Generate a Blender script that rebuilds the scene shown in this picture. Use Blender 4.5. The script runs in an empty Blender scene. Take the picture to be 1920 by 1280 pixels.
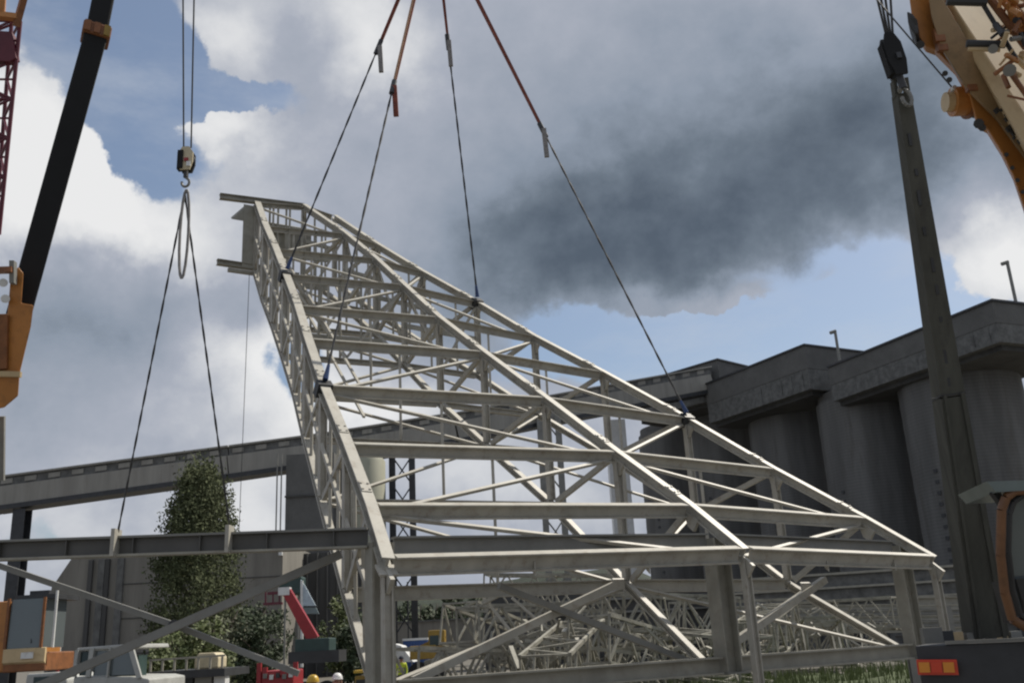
import bpy, bmesh, math, random
from mathutils import Vector, Matrix
random.seed(7)
S = bpy.context.scene
COL = S.collection
R = math.radians

# ------------------------------------------------------------------ camera
EYE = Vector((0, 0, 2.2)); F = 1800.0; PITCH = R(17.3); ROLL = R(-3.0)
cam_d = bpy.data.cameras.new('camera'); cam = bpy.data.objects.new('camera', cam_d); COL.objects.link(cam)
CM = Matrix.Rotation(math.pi/2+PITCH, 3, 'X') @ Matrix.Rotation(ROLL, 3, 'Z')
cam.matrix_world = Matrix.Translation(EYE) @ CM.to_4x4()
cam_d.sensor_width = 36; cam_d.lens = F/1920*36; cam_d.clip_start = .1; cam_d.clip_end = 8000
S.camera = cam
S.render.resolution_x = 1024; S.render.resolution_y = 682
S.cycles.filter_width = 2.2

def ray(x, y): return CM @ Vector(((x-960)/F, -(y-640)/F, -1))
def at(x, y, d): return EYE + ray(x, y)*d              # point seen at (x, y) of the photo, d metres deep
def atY(x, y, Y): r = ray(x, y); return EYE + r*(Y/r.y)
def gx(x, Y, y=1150): return atY(x, y, Y).x            # world x of column x at world depth Y
def hz(x, y, Y): return atY(x, y, Y).z

# ------------------------------------------------------------------ sun
SUN_AZ, SUN_EL = R(52), R(52)
sd = bpy.data.lights.new('sun', 'SUN'); sun = bpy.data.objects.new('sun', sd); COL.objects.link(sun)
sd.energy = 5.0; sd.angle = R(.5); sd.color = (1, .93, .82)
sv = Vector((math.sin(SUN_AZ)*math.cos(SUN_EL), math.cos(SUN_AZ)*math.cos(SUN_EL), math.sin(SUN_EL)))
sun.rotation_euler = sv.to_track_quat('Z', 'Y').to_euler()
S.view_settings.view_transform = 'Standard'; S.view_settings.look = 'None'
S.view_settings.exposure = 0; S.view_settings.gamma = 1

# ------------------------------------------------------------------ world: Nishita sky under broken cloud
W = bpy.data.worlds.new('World'); S.world = W; W.use_nodes = True
nt = W.node_tree; nt.nodes.clear(); NN = nt.nodes; LK = nt.links
def val(sock, v):
    if isinstance(v, (int, float)): sock.default_value = v
    elif isinstance(v, tuple): sock.default_value = v
    else: LK.new(v, sock)
def m(op, a, b=0.0, c=0.0, clamp=False):
    n = NN.new('ShaderNodeMath'); n.operation = op; n.use_clamp = clamp
    val(n.inputs[0], a); val(n.inputs[1], b)
    if op in ('MULTIPLY_ADD', 'SMOOTH_MIN'): val(n.inputs[2], c)
    return n.outputs[0]
tc = NN.new('ShaderNodeTexCoord'); DIR = tc.outputs['Generated']
def noise(scale, detail, rough=.55, off=0.0, sy=1.0):
    mp = NN.new('ShaderNodeMapping'); LK.new(DIR, mp.inputs[0]); mp.inputs['Location'].default_value = (off, off*.7, off*1.3)
    mp.inputs['Scale'].default_value = (1, 1, sy)
    n = NN.new('ShaderNodeTexNoise'); LK.new(mp.outputs[0], n.inputs['Vector'])
    n.inputs['Scale'].default_value = scale; n.inputs['Detail'].default_value = detail; n.inputs['Roughness'].default_value = rough
    return n.outputs['Fac'], n.outputs['Color']
sep = NN.new('ShaderNodeSeparateXYZ'); LK.new(DIR, sep.inputs[0])
AZ0 = m('ARCTAN2', sep.outputs[0], sep.outputs[1]); EL0 = m('ARCSINE', sep.outputs[2])
wf, wc = noise(5.5, 7, .58, 3.1)
ws = NN.new('ShaderNodeSeparateXYZ'); LK.new(wc, ws.inputs[0])
AZ = m('MULTIPLY_ADD', m('SUBTRACT', ws.outputs[0], .5), .19, AZ0)
EL = m('MULTIPLY_ADD', m('SUBTRACT', ws.outputs[1], .5), .19, EL0)
def azel(x, y):
    d = ray(x, y).normalized(); return math.atan2(d.x, d.y), math.asin(d.z)
def blob(x, y, rx, ry, amp, rot=0):
    a, e = azel(x, y); r = R(rot)
    da = m('MULTIPLY', m('SUBTRACT', AZ, a), math.cos(e)); de = m('SUBTRACT', EL, e)
    if rot:
        p = m('ADD', m('MULTIPLY', da, math.cos(r)), m('MULTIPLY', de, math.sin(r)))
        q = m('SUBTRACT', m('MULTIPLY', de, math.cos(r)), m('MULTIPLY', da, math.sin(r)))
    else: p, q = da, de
    p = m('MULTIPLY', p, F/rx); q = m('MULTIPLY', q, F/ry)
    s = m('MULTIPLY_ADD', p, p, m('MULTIPLY', q, q))
    return m('MULTIPLY', m('EXPONENT', m('MULTIPLY', s, -1.0)), amp)
def total(base, bl):
    s = base
    for b in bl: s = m('ADD', s, blob(*b))
    return s
nA, _ = noise(3.0, 9, .6, 0.0, 1.5)
nB, _ = noise(9.0, 8, .6, 5.0, 1.3); nC, _ = noise(17.0, 6, .6, 9.0, 1.2)
# how much cloud: blue gaps are negative
cover = total(m('MULTIPLY_ADD', nA, .5, .32), [
    (130, 40, 150, 120, -.75), (270, 180, 110, 120, -1.3), (400, 195, 110, 24, -1.0, 8), (275, 290, 55, 50, -.7),
    (80, 330, 150, 190, .8), (430, 70, 60, 90, .7), (430, 245, 85, 28, .7),
    (1420, 600, 300, 66, -1.0, 10), (1180, 640, 180, 60, -.6), (1640, 540, 110, 80, -.8), (1790, 600, 120, 40, -.7),
    (1320, 548, 170, 20, .55, 3), (1580, 480, 60, 20, .4), (1850, 460, 90, 90, .9), (1700, 560, 20, 26, .6), (1230, 690, 160, 30, -.3),
    (540, 690, 40, 60, -.6), (120, 1030, 120, 30, -.3)])
# how bright the cloud is
bright = total(m('ADD', m('MULTIPLY_ADD', nB, .34, .11), m('MULTIPLY_ADD', nC, .20, m('MULTIPLY', nA, .25))), [
    (70, 230, 170, 110, .40), (250, 390, 170, 100, .38), (90, 400, 170, 80, .22), (240, 480, 150, 50, .12), (60, 560, 120, 60, -.1), (430, 70, 70, 60, .3), (430, 240, 90, 40, .35),
    (680, 80, 80, 60, .35), (620, 0, 120, 50, .25), (500, 690, 120, 110, .5), (700, 780, 160, 60, .4),
    (1860, 470, 110, 100, .55), (1330, 545, 200, 40, .15), (1580, 480, 60, 20, .2), (940, 930, 260, 90, .22), (90, 980, 260, 70, .16), (480, 960, 80, 120, .25),
    (1330, 400, 390, 145, -.30, 12), (1060, 510, 270, 115, -.29, 10), (1650, 260, 260, 130, -.20), (200, 640, 200, 70, -.20), (330, 540, 150, 45, -.16), (60, 740, 160, 60, -.12), (480, 580, 60, 50, -.2), (560, 20, 60, 60, -.1), (1350, 170, 480, 190, -.13), (1650, 60, 220, 120, -.06), (900, 350, 160, 120, -.05)])
def ramp(f, stops, mode='EASE'):
    r = NN.new('ShaderNodeValToRGB'); LK.new(f, r.inputs[0]); r.color_ramp.interpolation = mode
    el = r.color_ramp.elements
    while len(el) < len(stops): el.new(.5)
    for e_, (p, c) in zip(el, stops): e_.position = p; e_.color = c if len(c) == 4 else (*c, 1)
    return r.outputs[0]
cmask = ramp(cover, [(.30, (0, 0, 0)), (.50, (1, 1, 1))])
ccol = ramp(bright, [(0, (.085, .11, .145)), (.14, (.15, .185, .23)), (.30, (.27, .315, .385)), (.52, (.40, .43, .50)), (.78, (.70, .71, .73)), (.95, (.84, .84, .84))], 'LINEAR')
sky = NN.new('ShaderNodeTexSky'); sky.sky_type = 'NISHITA'; sky.sun_disc = False
sky.sun_elevation = SUN_EL; sky.sun_rotation = SUN_AZ; sky.air_density = 1.1; sky.dust_density = 1.5; sky.ozone_density = 2.0
STR = .1
def vmul(c, f):
    n = NN.new('ShaderNodeVectorMath'); n.operation = 'SCALE'; LK.new(c, n.inputs[0]); n.inputs['Scale'].default_value = f; return n.outputs[0]
def mixc(f, a, b):
    n = NN.new('ShaderNodeMix'); n.data_type = 'RGBA'; val(n.inputs[0], f)
    for i, v in ((6, a), (7, b)):
        if isinstance(v, tuple): n.inputs[i].default_value = v
        else: LK.new(v, n.inputs[i])
    return n.outputs[2]
hazy = mixc(.16, sky.outputs[0], (4.2, 4.7, 5.4, 1))
cl = vmul(ccol, 1/STR)
nV, _ = noise(4.2, 8, .62, 12.0, 2.6)
veil = m('MULTIPLY', ramp(nV, [(.42, (0, 0, 0)), (.72, (1, 1, 1))]), .38)
hazy = mixc(veil, hazy, (5.6, 6.0, 6.6, 1))
mixed = mixc(m('MULTIPLY', cmask, .97), hazy, cl)
bg = NN.new('ShaderNodeBackground'); LK.new(mixed, bg.inputs[0]); bg.inputs[1].default_value = STR
wo = NN.new('ShaderNodeOutputWorld'); LK.new(bg.outputs[0], wo.inputs[0])
W.cycles.sampling_method = 'MANUAL'; W.cycles.sample_map_resolution = 512

# ------------------------------------------------------------------ materials
def mat(name, col, rough=.6, var=.25, scale=3.0, metal=0.0, bump=0.0, dirt=None, dirt_amt=.4, streak=False, rings=0.0):
    M = bpy.data.materials.new(name); M.use_nodes = True; t = M.node_tree; n = t.nodes; l = t.links
    b = n['Principled BSDF']; b.inputs['Roughness'].default_value = rough; b.inputs['Metallic'].default_value = metal
    tcn = n.new('ShaderNodeTexCoord'); mp = n.new('ShaderNodeMapping'); l.new(tcn.outputs['Object'], mp.inputs[0])
    if streak: mp.inputs['Scale'].default_value = (1, 1, .12)
    nz = n.new('ShaderNodeTexNoise'); l.new(mp.outputs[0], nz.inputs['Vector']); nz.inputs['Scale'].default_value = scale
    nz.inputs['Detail'].default_value = 7; nz.inputs['Roughness'].default_value = .62
    r = n.new('ShaderNodeValToRGB'); l.new(nz.outputs['Fac'], r.inputs[0])
    c0 = tuple(max(0, c*(1-var)) for c in col); c1 = tuple(min(1, c*(1+var)) for c in col)
    r.color_ramp.elements[0].position = .32; r.color_ramp.elements[0].color = (*c0, 1)
    r.color_ramp.elements[1].position = .70; r.color_ramp.elements[1].color = (*c1, 1)
    out = r.outputs[0]
    if dirt:
        n2 = n.new('ShaderNodeTexNoise'); l.new(mp.outputs[0], n2.inputs['Vector']); n2.inputs['Scale'].default_value = scale*2.7
        n2.inputs['Detail'].default_value = 9; n2.inputs['Roughness'].default_value = .7
        r2 = n.new('ShaderNodeValToRGB'); l.new(n2.outputs['Fac'], r2.inputs[0])
        r2.color_ramp.elements[0].position = .52; r2.color_ramp.elements[1].position = .68
        r2.color_ramp.elements[1].color = (dirt_amt,)*3+(1,)
        mx = n.new('ShaderNodeMix'); mx.data_type = 'RGBA'; l.new(r2.outputs[0], mx.inputs[0]); l.new(out, mx.inputs[6]); mx.inputs[7].default_value = (*dirt, 1)
        out = mx.outputs[2]
    if rings:
        wv = n.new('ShaderNodeTexWave'); wv.bands_direction = 'Z'; wv.inputs['Scale'].default_value = rings; wv.inputs['Distortion'].default_value = 1.2
        wv.inputs['Detail'].default_value = 3; l.new(tcn.outputs['Object'], wv.inputs['Vector'])
        mm = n.new('ShaderNodeMix'); mm.data_type = 'RGBA'; mm.blend_type = 'MULTIPLY'; mm.inputs[0].default_value = .12
        l.new(out, mm.inputs[6]); l.new(wv.outputs['Color'], mm.inputs[7]); out = mm.outputs[2]
    l.new(out, b.inputs['Base Color'])
    if bump:
        bp = n.new('ShaderNodeBump'); bp.inputs['Strength'].default_value = bump; bp.inputs['Distance'].default_value = .05
        l.new(nz.outputs['Fac'], bp.inputs['Height']); l.new(bp.outputs[0], b.inputs['Normal'])
    return M
STEEL = mat('cream_primer_steel', (.395, .38, .33), .55, .14, 2.2, dirt=(.20, .15, .10), dirt_amt=.5, bump=.1)
GALV = mat('grey_steel', (.20, .20, .183), .5, .18, 1.6, dirt=(.17, .15, .12), dirt_amt=.4)
PALE = mat('pale_steel', (.29, .28, .235), .55, .18, 2.5, dirt=(.2, .17, .13))
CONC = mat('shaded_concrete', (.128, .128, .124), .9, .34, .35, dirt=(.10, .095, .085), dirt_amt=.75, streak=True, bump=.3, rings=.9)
CONC2 = mat('silo_head_concrete', (.12, .12, .115), .9, .15, .5, dirt=(.08, .08, .08))
CONC3 = mat('rough_silo_band', (.13, .132, .127), .9, .35, 1.6, dirt=(.10, .10, .10), dirt_amt=.7, bump=.5)
WALL = mat('weathered_render', (.215, .205, .18), .9, .2, .5, dirt=(.12, .11, .10), dirt_amt=.5, streak=True, bump=.2)
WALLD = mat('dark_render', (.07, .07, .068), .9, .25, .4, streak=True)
CLAD = mat('conveyor_cladding', (.27, .26, .23), .6, .16, .8, dirt=(.16, .14, .12), streak=True)
DARK = mat('dark_metal', (.035, .037, .04), .5, .3, 2)
BLACKP = mat('black_boom_paint', (.007, .0075, .008), .85, .3, 1.2, bump=.05)
ORANGE = mat('crane_orange', (.44, .185, .045), .42, .15, 1.4, dirt=(.16, .07, .025), dirt_amt=.5)
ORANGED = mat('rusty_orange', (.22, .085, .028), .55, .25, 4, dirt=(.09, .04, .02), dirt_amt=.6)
TAN = mat('sunlit_tan_paint', (.55, .42, .24), .5, .1, 2, dirt=(.30, .2, .1), dirt_amt=.4)  # tan paint, with the sunlit tone of orange panels in its colour
RED = mat('red_paint', (.30, .022, .028), .4, .15, 3, dirt=(.2, .03, .03))
REDL = mat('dull_red_lattice', (.11, .018, .032), .5, .2, 3)
STRAP = mat('red_orange_strap', (.20, .055, .035), .85, .4, 9, dirt=(.08, .04, .03), dirt_amt=.6)
STRAPT = mat('tan_strap', (.42, .25, .15), .85, .3, 9, dirt=(.12, .07, .05))
ROPE = mat('wire_rope', (.045, .045, .045), .6, .4, 14)
ROPEG = mat('grey_rope', (.22, .21, .20), .7, .3, 14)
BLUE = mat('blue_clevis', (.02, .05, .15), .4, .2, 6)
BLUEC = mat('blue_container_paint', (.03, .08, .24), .5, .2, 1)
PALEW = mat('dusty_white_paint', (.40, .41, .39), .5, .12, 2, dirt=(.2, .19, .16), dirt_amt=.5)
WEB = mat('shaded_web_steel', (.085, .083, .075), .5, .25, 1.2)  # steel darkened to paint the shade on the hoisted beam's web
WHITE = mat('white_paint', (.66, .67, .66), .45, .08, 2, dirt=(.4, .38, .33), dirt_amt=.5)
CREAMB = mat('cream_block', (.55, .48, .32), .6, .15, 5, dirt=(.3, .2, .12))
GREEND = mat('dark_green_paint', (.03, .06, .055), .5, .2, 3)
TEAL = mat('teal_roof', (.15, .19, .195), .4, .15, 3)
YELL = mat('machine_yellow', (.30, .19, .03), .5, .2, 4, dirt=(.14, .09, .03), dirt_amt=.6)
HIVIS = mat('hi_vis_fabric', (.55, .65, .05), .8, .1, 6)
SKIN = mat('skin', (.42, .24, .17), .6, .1, 6)
CLOTH = mat('dark_work_cloth', (.03, .035, .05), .9, .2, 6)
HELY = mat('yellow_helmet', (.60, .38, .04), .35, .08, 6)
HELW = mat('white_helmet', (.75, .75, .74), .35, .05, 6)
HAIR = mat('brown_hair', (.05, .03, .02), .8, .1, 6)
TYRE = mat('tyre_rubber', (.012, .012, .012), .8, .3, 6)
OLIVE = mat('weathered_olive_steel', (.075, .075, .062), .9, .35, 2.5, dirt=(.045, .043, .038), dirt_amt=.7, streak=True, bump=.2)
GRAVEL = mat('gravel_yard', (.12, .112, .095), .95, .35, 1.5, dirt=(.12, .11, .08), dirt_amt=.6, bump=.5)
VERGE = mat('verge_soil', (.06, .08, .03), .95, .4, 1.5)
HILL = mat('far_woodland', (.025, .035, .024), .95, .4, .25, bump=.6)
LEAF = mat('leaf_green', (.10, .125, .04), .7, .45, 3)
LEAFD = mat('leaf_dark_green', (.04, .06, .025), .7, .45, 2)
LEAFG = mat('leaf_grey_green', (.10, .11, .06), .7, .45, 2)
BARK = mat('bark', (.08, .065, .05), .9, .3, 6, bump=.5)
def glass(name, col, rough=.08):
    M = bpy.data.materials.new(name); M.use_nodes = True; b = M.node_tree.nodes['Principled BSDF']
    b.inputs['Base Color'].default_value = (*col, 1); b.inputs['Roughness'].default_value = rough; b.inputs['Metallic'].default_value = .25
    return M
POPL = mat('poplar_leaf', (.085, .10, .045), .95, .28, 1.2)
HEAP = mat('weathered_heap_steel', (.27, .26, .215), .6, .35, 1.1, dirt=(.09, .075, .055), dirt_amt=.7)
GLASS = glass('cab_glass', (.15, .175, .18)); GLASSD = glass('dark_glass', (.03, .05, .05))
LENSR = mat('red_lamp_lens', (.65, .06, .02), .25, .05, 9); LENSA = mat('amber_lamp_lens', (.75, .28, .03), .25, .05, 9)

# ------------------------------------------------------------------ mesh helpers
class MB:
    def __init__(s): s.v = []; s.f = []
    def quadbox(s, c):          # 8 corners, bottom ring then top ring
        o = len(s.v); s.v += [tuple(p) for p in c]
        s.f += [[o+i for i in q] for q in ((3, 2, 1, 0), (4, 5, 6, 7), (0, 1, 5, 4), (1, 2, 6, 5), (2, 3, 7, 6), (3, 0, 4, 7))]
        return s
    def box(s, c, sz, ax=None):
        c = Vector(c); X, Y, Z = ax or (Vector((1, 0, 0)), Vector((0, 1, 0)), Vector((0, 0, 1)))
        X, Y, Z = X*sz[0]/2, Y*sz[1]/2, Z*sz[2]/2
        return s.quadbox([c-X-Y-Z, c+X-Y-Z, c+X+Y-Z, c-X+Y-Z, c-X-Y+Z, c+X-Y+Z, c+X+Y+Z, c-X+Y+Z])
    def bar(s, a, b, w, h, up=(0, 0, 1), w2=None, h2=None):
        a, b = Vector(a), Vector(b); d = (b-a).normalized(); up = Vector(up)
        if abs(d.dot(up)) > .98: up = Vector((0, 1, 0)) if abs(d.y) < .9 else Vector((1, 0, 0))
        x = d.cross(up).normalized(); z = x.cross(d).normalized()
        w2 = w if w2 is None else w2; h2 = h if h2 is None else h2
        r = []
        for p, ww, hh in ((a, w, h), (b, w2, h2)):
            r.append([p-x*ww/2-z*hh/2, p+x*ww/2-z*hh/2, p+x*ww/2+z*hh/2, p-x*ww/2+z*hh/2])
        return s.quadbox(r[0]+r[1])
    def ibeam(s, a, b, h=.24, w=.16, tf=.02, tw=.014, up=(0, 0, 1)):
        a, b = Vector(a), Vector(b); d = (b-a).normalized(); up = Vector(up)
        if abs(d.dot(up)) > .98: up = Vector((0, 1, 0))
        x = d.cross(up).normalized(); z = x.cross(d).normalized()
        s.bar(a+z*(h/2-tf/2), b+z*(h/2-tf/2), w, tf, up); s.bar(a-z*(h/2-tf/2), b-z*(h/2-tf/2), w, tf, up)
        return s.bar(a, b, tw, h-2*tf, up)
    def tube(s, a, b, r, n=8, r2=None, cap=True):
        a, b = Vector(a), Vector(b); d = (b-a).normalized(); r2 = r if r2 is None else r2
        up = Vector((0, 0, 1)) if abs(d.z) < .9 else Vector((1, 0, 0))
        x = d.cross(up).normalized(); y = x.cross(d)
        o = len(s.v)
        for p, rr in ((a, r), (b, r2)):
            for i in range(n):
                t = 2*math.pi*i/n; s.v.append(tuple(p+x*math.cos(t)*rr+y*math.sin(t)*rr))
        for i in range(n): j = (i+1) % n; s.f.append([o+i, o+j, o+n+j, o+n+i])
        if cap: s.f.append([o+i for i in range(n)][::-1]); s.f.append([o+n+i for i in range(n)])
        return s
    def path(s, pts, r, n=6):
        for a, b in zip(pts, pts[1:]): s.tube(a, b, r, n)
        return s
    def lathe(s, c, prof, n=20):      # prof: (radius, z)
        c = Vector(c); o = len(s.v)
        for r, z in prof:
            for i in range(n):
                t = 2*math.pi*i/n; s.v.append((c.x+r*math.cos(t), c.y+r*math.sin(t), c.z+z))
        for k in range(len(prof)-1):
            for i in range(n): j = (i+1) % n; s.f.append([o+k*n+i, o+k*n+j, o+(k+1)*n+j, o+(k+1)*n+i])
        s.f.append([o+i for i in range(n)][::-1]); s.f.append([o+(len(prof)-1)*n+i for i in range(n)])
        return s
    def prism(s, pts, off):           # polygon extruded by vector
        off = Vector(off); o = len(s.v); n = len(pts)
        s.v += [tuple(Vector(p)) for p in pts]+[tuple(Vector(p)+off) for p in pts]
        s.f.append([o+i for i in range(n)][::-1]); s.f.append([o+n+i for i in range(n)])
        for i in range(n): j = (i+1) % n; s.f.append([o+i, o+j, o+n+j, o+n+i])
        return s
    def build(s, name, material, parent=None, smooth=False, org=None, bevel=0):
        me = bpy.data.meshes.new(name)
        po = Vector(org) if org is not None else (wloc(parent) if parent else Vector())
        me.from_pydata([(v[0]-po.x, v[1]-po.y, v[2]-po.z) for v in s.v], [], s.f); me.update()
        bm = bmesh.new(); bm.from_mesh(me); bmesh.ops.recalc_face_normals(bm, faces=bm.faces); bm.to_mesh(me); bm.free()
        me.materials.append(material)
        o = bpy.data.objects.new(name, me); COL.objects.link(o)
        if parent: o.parent = parent
        elif org is not None: o.location = po
        if smooth:
            for p in me.polygons: p.use_smooth = True
            try: me.set_sharp_from_angle(angle=R(38))
            except Exception: pass
        if bevel:
            b = o.modifiers.new('bevel', 'BEVEL'); b.width = bevel; b.segments = 2; b.limit_method = 'ANGLE'
        return o
def wloc(o):
    v = Vector()
    while o is not None: v += Vector(o.location); o = o.parent
    return v
def tag(o, label=None, cat=None, group=None, kind=None):
    if label: o['label'] = label
    if cat: o['category'] = cat
    if group: o['group'] = group
    if kind: o['kind'] = kind
    return o
def thing(name, loc, label, cat, group=None):
    o = bpy.data.objects.new(name, None); o.location = loc; o.empty_display_size = .3; COL.objects.link(o)
    return tag(o, label, cat, group)
def children(o): return [c for c in bpy.data.objects if c.parent == o]
def copy_tree(o, parent=None):
    kids = children(o); c = o.copy(); COL.objects.link(c); c.parent = parent
    for k in kids: copy_tree(k, c)
    return c

# ================================================================== SETTING
g = MB(); n = 40
g.v = [(-1500, -60, 0), (1500, -60, 0), (1500, 3000, 0), (-1500, 3000, 0)]; g.f = [[0, 1, 2, 3]]
tag(g.build('ground', GRAVEL), kind='structure')
# grass verge, lower right
def patch(name, x0, x1, y0, y1, z, material, nx=24, ny=14):
    p = MB()
    for j in range(ny+1):
        for i in range(nx+1):
            e = (i in (0, nx)) or (j in (0, ny))
            p.v.append((x0+(x1-x0)*i/nx+(random.uniform(-.5, .5)), y0+(y1-y0)*j/ny+random.uniform(-.4, .4), z if e else z+random.uniform(0, .3)))
    for j in range(ny):
        for i in range(nx): a = j*(nx+1)+i; p.f.append([a, a+1, a+nx+2, a+nx+1])
    return tag(p.build(name, material, smooth=True), kind='structure')
patch('verge', 3, 30, 30, 47, .01, VERGE)
gr = MB()
for k in range(9000):
    x = random.uniform(4, 29); y = random.uniform(30.5, 46.5)
    if math.sin(x*.9)+math.sin(y*.7+x*.4) < -.9: continue
    h = random.uniform(.15, .55); a = random.uniform(0, 6.28); w = random.uniform(.02, .05)
    o = len(gr.v); lx, ly = random.uniform(-.15, .15), random.uniform(-.15, .15)
    gr.v += [(x-w*math.cos(a), y-w*math.sin(a), .0), (x+w*math.cos(a), y+w*math.sin(a), .0), (x+lx, y+ly, h+.2)]
    gr.f.append([o, o+1, o+2])
tag(gr.build('grass', LEAF), 'rough green grass on the verge below the right of the steel frame', 'grass', kind='stuff')
# far wooded hill
h = MB(); N = 60
for i in range(N+1):
    t = i/N; x = -420+1000*t; top = 22+16*math.exp(-((x-10)/150)**2)+3*math.sin(x*.05)+2*math.sin(x*.13)
    for (dy, z) in ((-60, 0), (-25, top*.6), (0, top*.92), (15, top), (60, top*.5), (90, 0)): h.v.append((x, 560+dy+random.uniform(-4, 4), max(0, z+random.uniform(-1.5, 1.5)*(z > 0))))
for i in range(N):
    for k in range(5): a = i*6+k; h.f.append([a, a+6, a+7, a+1])
tag(h.build('hill', HILL, smooth=True), kind='structure')

# ------------------------------------------------------------------ foliage
def leafmass(mb, c, rx, ry, rz, n, s, lump=.5):
    cl = []
    for k in range(max(5, n//90)):
        while True:
            p = Vector((random.uniform(-1, 1), random.uniform(-1, 1), random.uniform(-1, 1)))
            if .25 < p.length < 1: break
        cl.append(p)
    for k in range(n):
        q = random.choice(cl); p = q+Vector((random.gauss(0, .13), random.gauss(0, .13), random.gauss(0, .10)))*lump*2
        P = Vector((c[0]+p.x*rx, c[1]+p.y*ry, c[2]+p.z*rz))
        u = Vector((random.gauss(0, 1), random.gauss(0, 1), random.gauss(0, 1))).normalized()
        w = u.orthogonal().normalized(); z = s*random.uniform(.6, 1.4)
        if P.z < .05: continue
        o = len(mb.v); mb.v += [tuple(P-u*z), tuple(P+w*z*.5), tuple(P+u*z), tuple(P-w*z*.5)]; mb.f.append([o, o+1, o+2, o+3])
def tree(name, base, hgt, wid, label, cat, material, n=5000, s=.16, group=None, shape='oval', low=.12):
    b = Vector(base); t = thing(name, b, label, cat, group)
    tr = MB(); tr.tube(b, b+Vector((.1, 0, hgt*.5)), wid*.06, 8, wid*.04); tr.tube(b+Vector((.1, 0, hgt*.5)), b+Vector((.15, 0, hgt*.93)), wid*.04, 6, .02)
    for k in range(12):
        z = hgt*(.15+.06*k); a = k*2.4; L = wid*.34*(1-.4*k/12)
        tr.tube(b+Vector((.08, 0, z)), b+Vector((math.cos(a)*L, math.sin(a)*L, z+L*1.1)), wid*.015, 5, .015)
    tr.build('trunk', BARK, t)
    c = MB()
    if shape == 'poplar':
        prof = [(.06, .48), (.14, .52), (.22, .54), (.30, .53), (.38, .52), (.46, .50), (.54, .47), (.62, .45), (.70, .42), (.77, .37), (.84, .34), (.895, .29), (.94, .23), (.985, .15)]
        rp = random.Random(21)
        for k in range(430):
            z = rp.uniform(.04, .985)
            for (z0, w0), (z1, w1) in zip(prof, prof[1:]):
                if z0 <= z <= z1: w = w0+(w1-w0)*(z-z0)/(z1-z0); break
            else: w = .46 if z < .1 else .16
            a = rp.uniform(0, 6.28); r_ = w*wid*rp.random()**.45*.93
            q = Vector((b.x+math.cos(a)*r_, b.y+math.sin(a)*r_, z*hgt)); sz = rp.uniform(.22, .42)
            for j in range(n//430):
                P = q+Vector((rp.gauss(0, sz), rp.gauss(0, sz), rp.gauss(0, sz*1.5)))
                if P.z < .1: continue
                u = Vector((rp.gauss(0, .6), rp.gauss(0, .6), rp.gauss(0, 1))).normalized(); v_ = u.orthogonal().normalized(); zz = s*rp.uniform(.5, 1.2)
                o = len(c.v); c.v += [tuple(P-u*zz), tuple(P+v_*zz*.5), tuple(P+u*zz), tuple(P-v_*zz*.5)]; c.f.append([o, o+1, o+2, o+3])
    else:
        leafmass(c, (b.x, b.y, hgt*(.5+low/2)), wid*.5, wid*.5, hgt*(.5-low/2), n, s)
        leafmass(c, (b.x+wid*.1, b.y-.2, hgt*.4), wid*.48, wid*.4, hgt*.3, n//3, s)
    c.build('crown', material, t); return t

# ================================================================== SILOS
RS = 6.0
silo_spec = [(1821, 99), (1645, 111), (1499, 124), (1376, 137), (1272, 150)]
SC = []
lab = ['concrete silo nearest the right edge, behind the tall olive mast', 'second concrete silo from the right, with a row of climbing rungs',
       'third concrete silo from the right, under the first step of the roof', 'fourth concrete silo from the right, seen through the lifted truss', 'farthest concrete silo of the row, at the conveyor end']
for k, (px, Y) in enumerate(silo_spec):
    x = gx(px, Y, 850); SC.append(Vector((x, Y, 0)))
    t = thing('concrete_silo', (x, Y, 0), lab[k], 'silo', 'concrete silos in the row')
    H = [27, 27, 29, 30.5, 32][k]
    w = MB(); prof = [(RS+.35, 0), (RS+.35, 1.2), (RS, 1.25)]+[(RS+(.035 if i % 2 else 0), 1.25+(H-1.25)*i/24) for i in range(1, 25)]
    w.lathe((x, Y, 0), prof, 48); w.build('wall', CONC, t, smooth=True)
    a = math.atan2(-Y, -x)+[-.62, -.78, -.7, -.7, -.7][k]
    d = Vector((math.cos(a), math.sin(a), 0)); s_ = Vector((-d.y, d.x, 0)); p0 = Vector((x, Y, 0))+d*(RS+.03)
    for i in range(int((H*.68-2)/1.1)):
        z = 2+i*1.1
        if i == 0:
            ro = MB().box((0, 0, 0), (.42, .12, .34), (s_, d, Vector((0, 0, 1)))).build('rung', DARK); rm = ro.data
        else: ro = bpy.data.objects.new('rung', rm); COL.objects.link(ro)
        ro.parent = t; ro.location = p0+Vector((0, 0, z))-Vector((x, Y, 0))
    cb = MB(); cb.lathe((x, Y, H), [(RS-.3, 0), (RS-.3, 1.0), (RS-.8, 1.2)], 40); cb.build('collar', CONC2, t)
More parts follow.
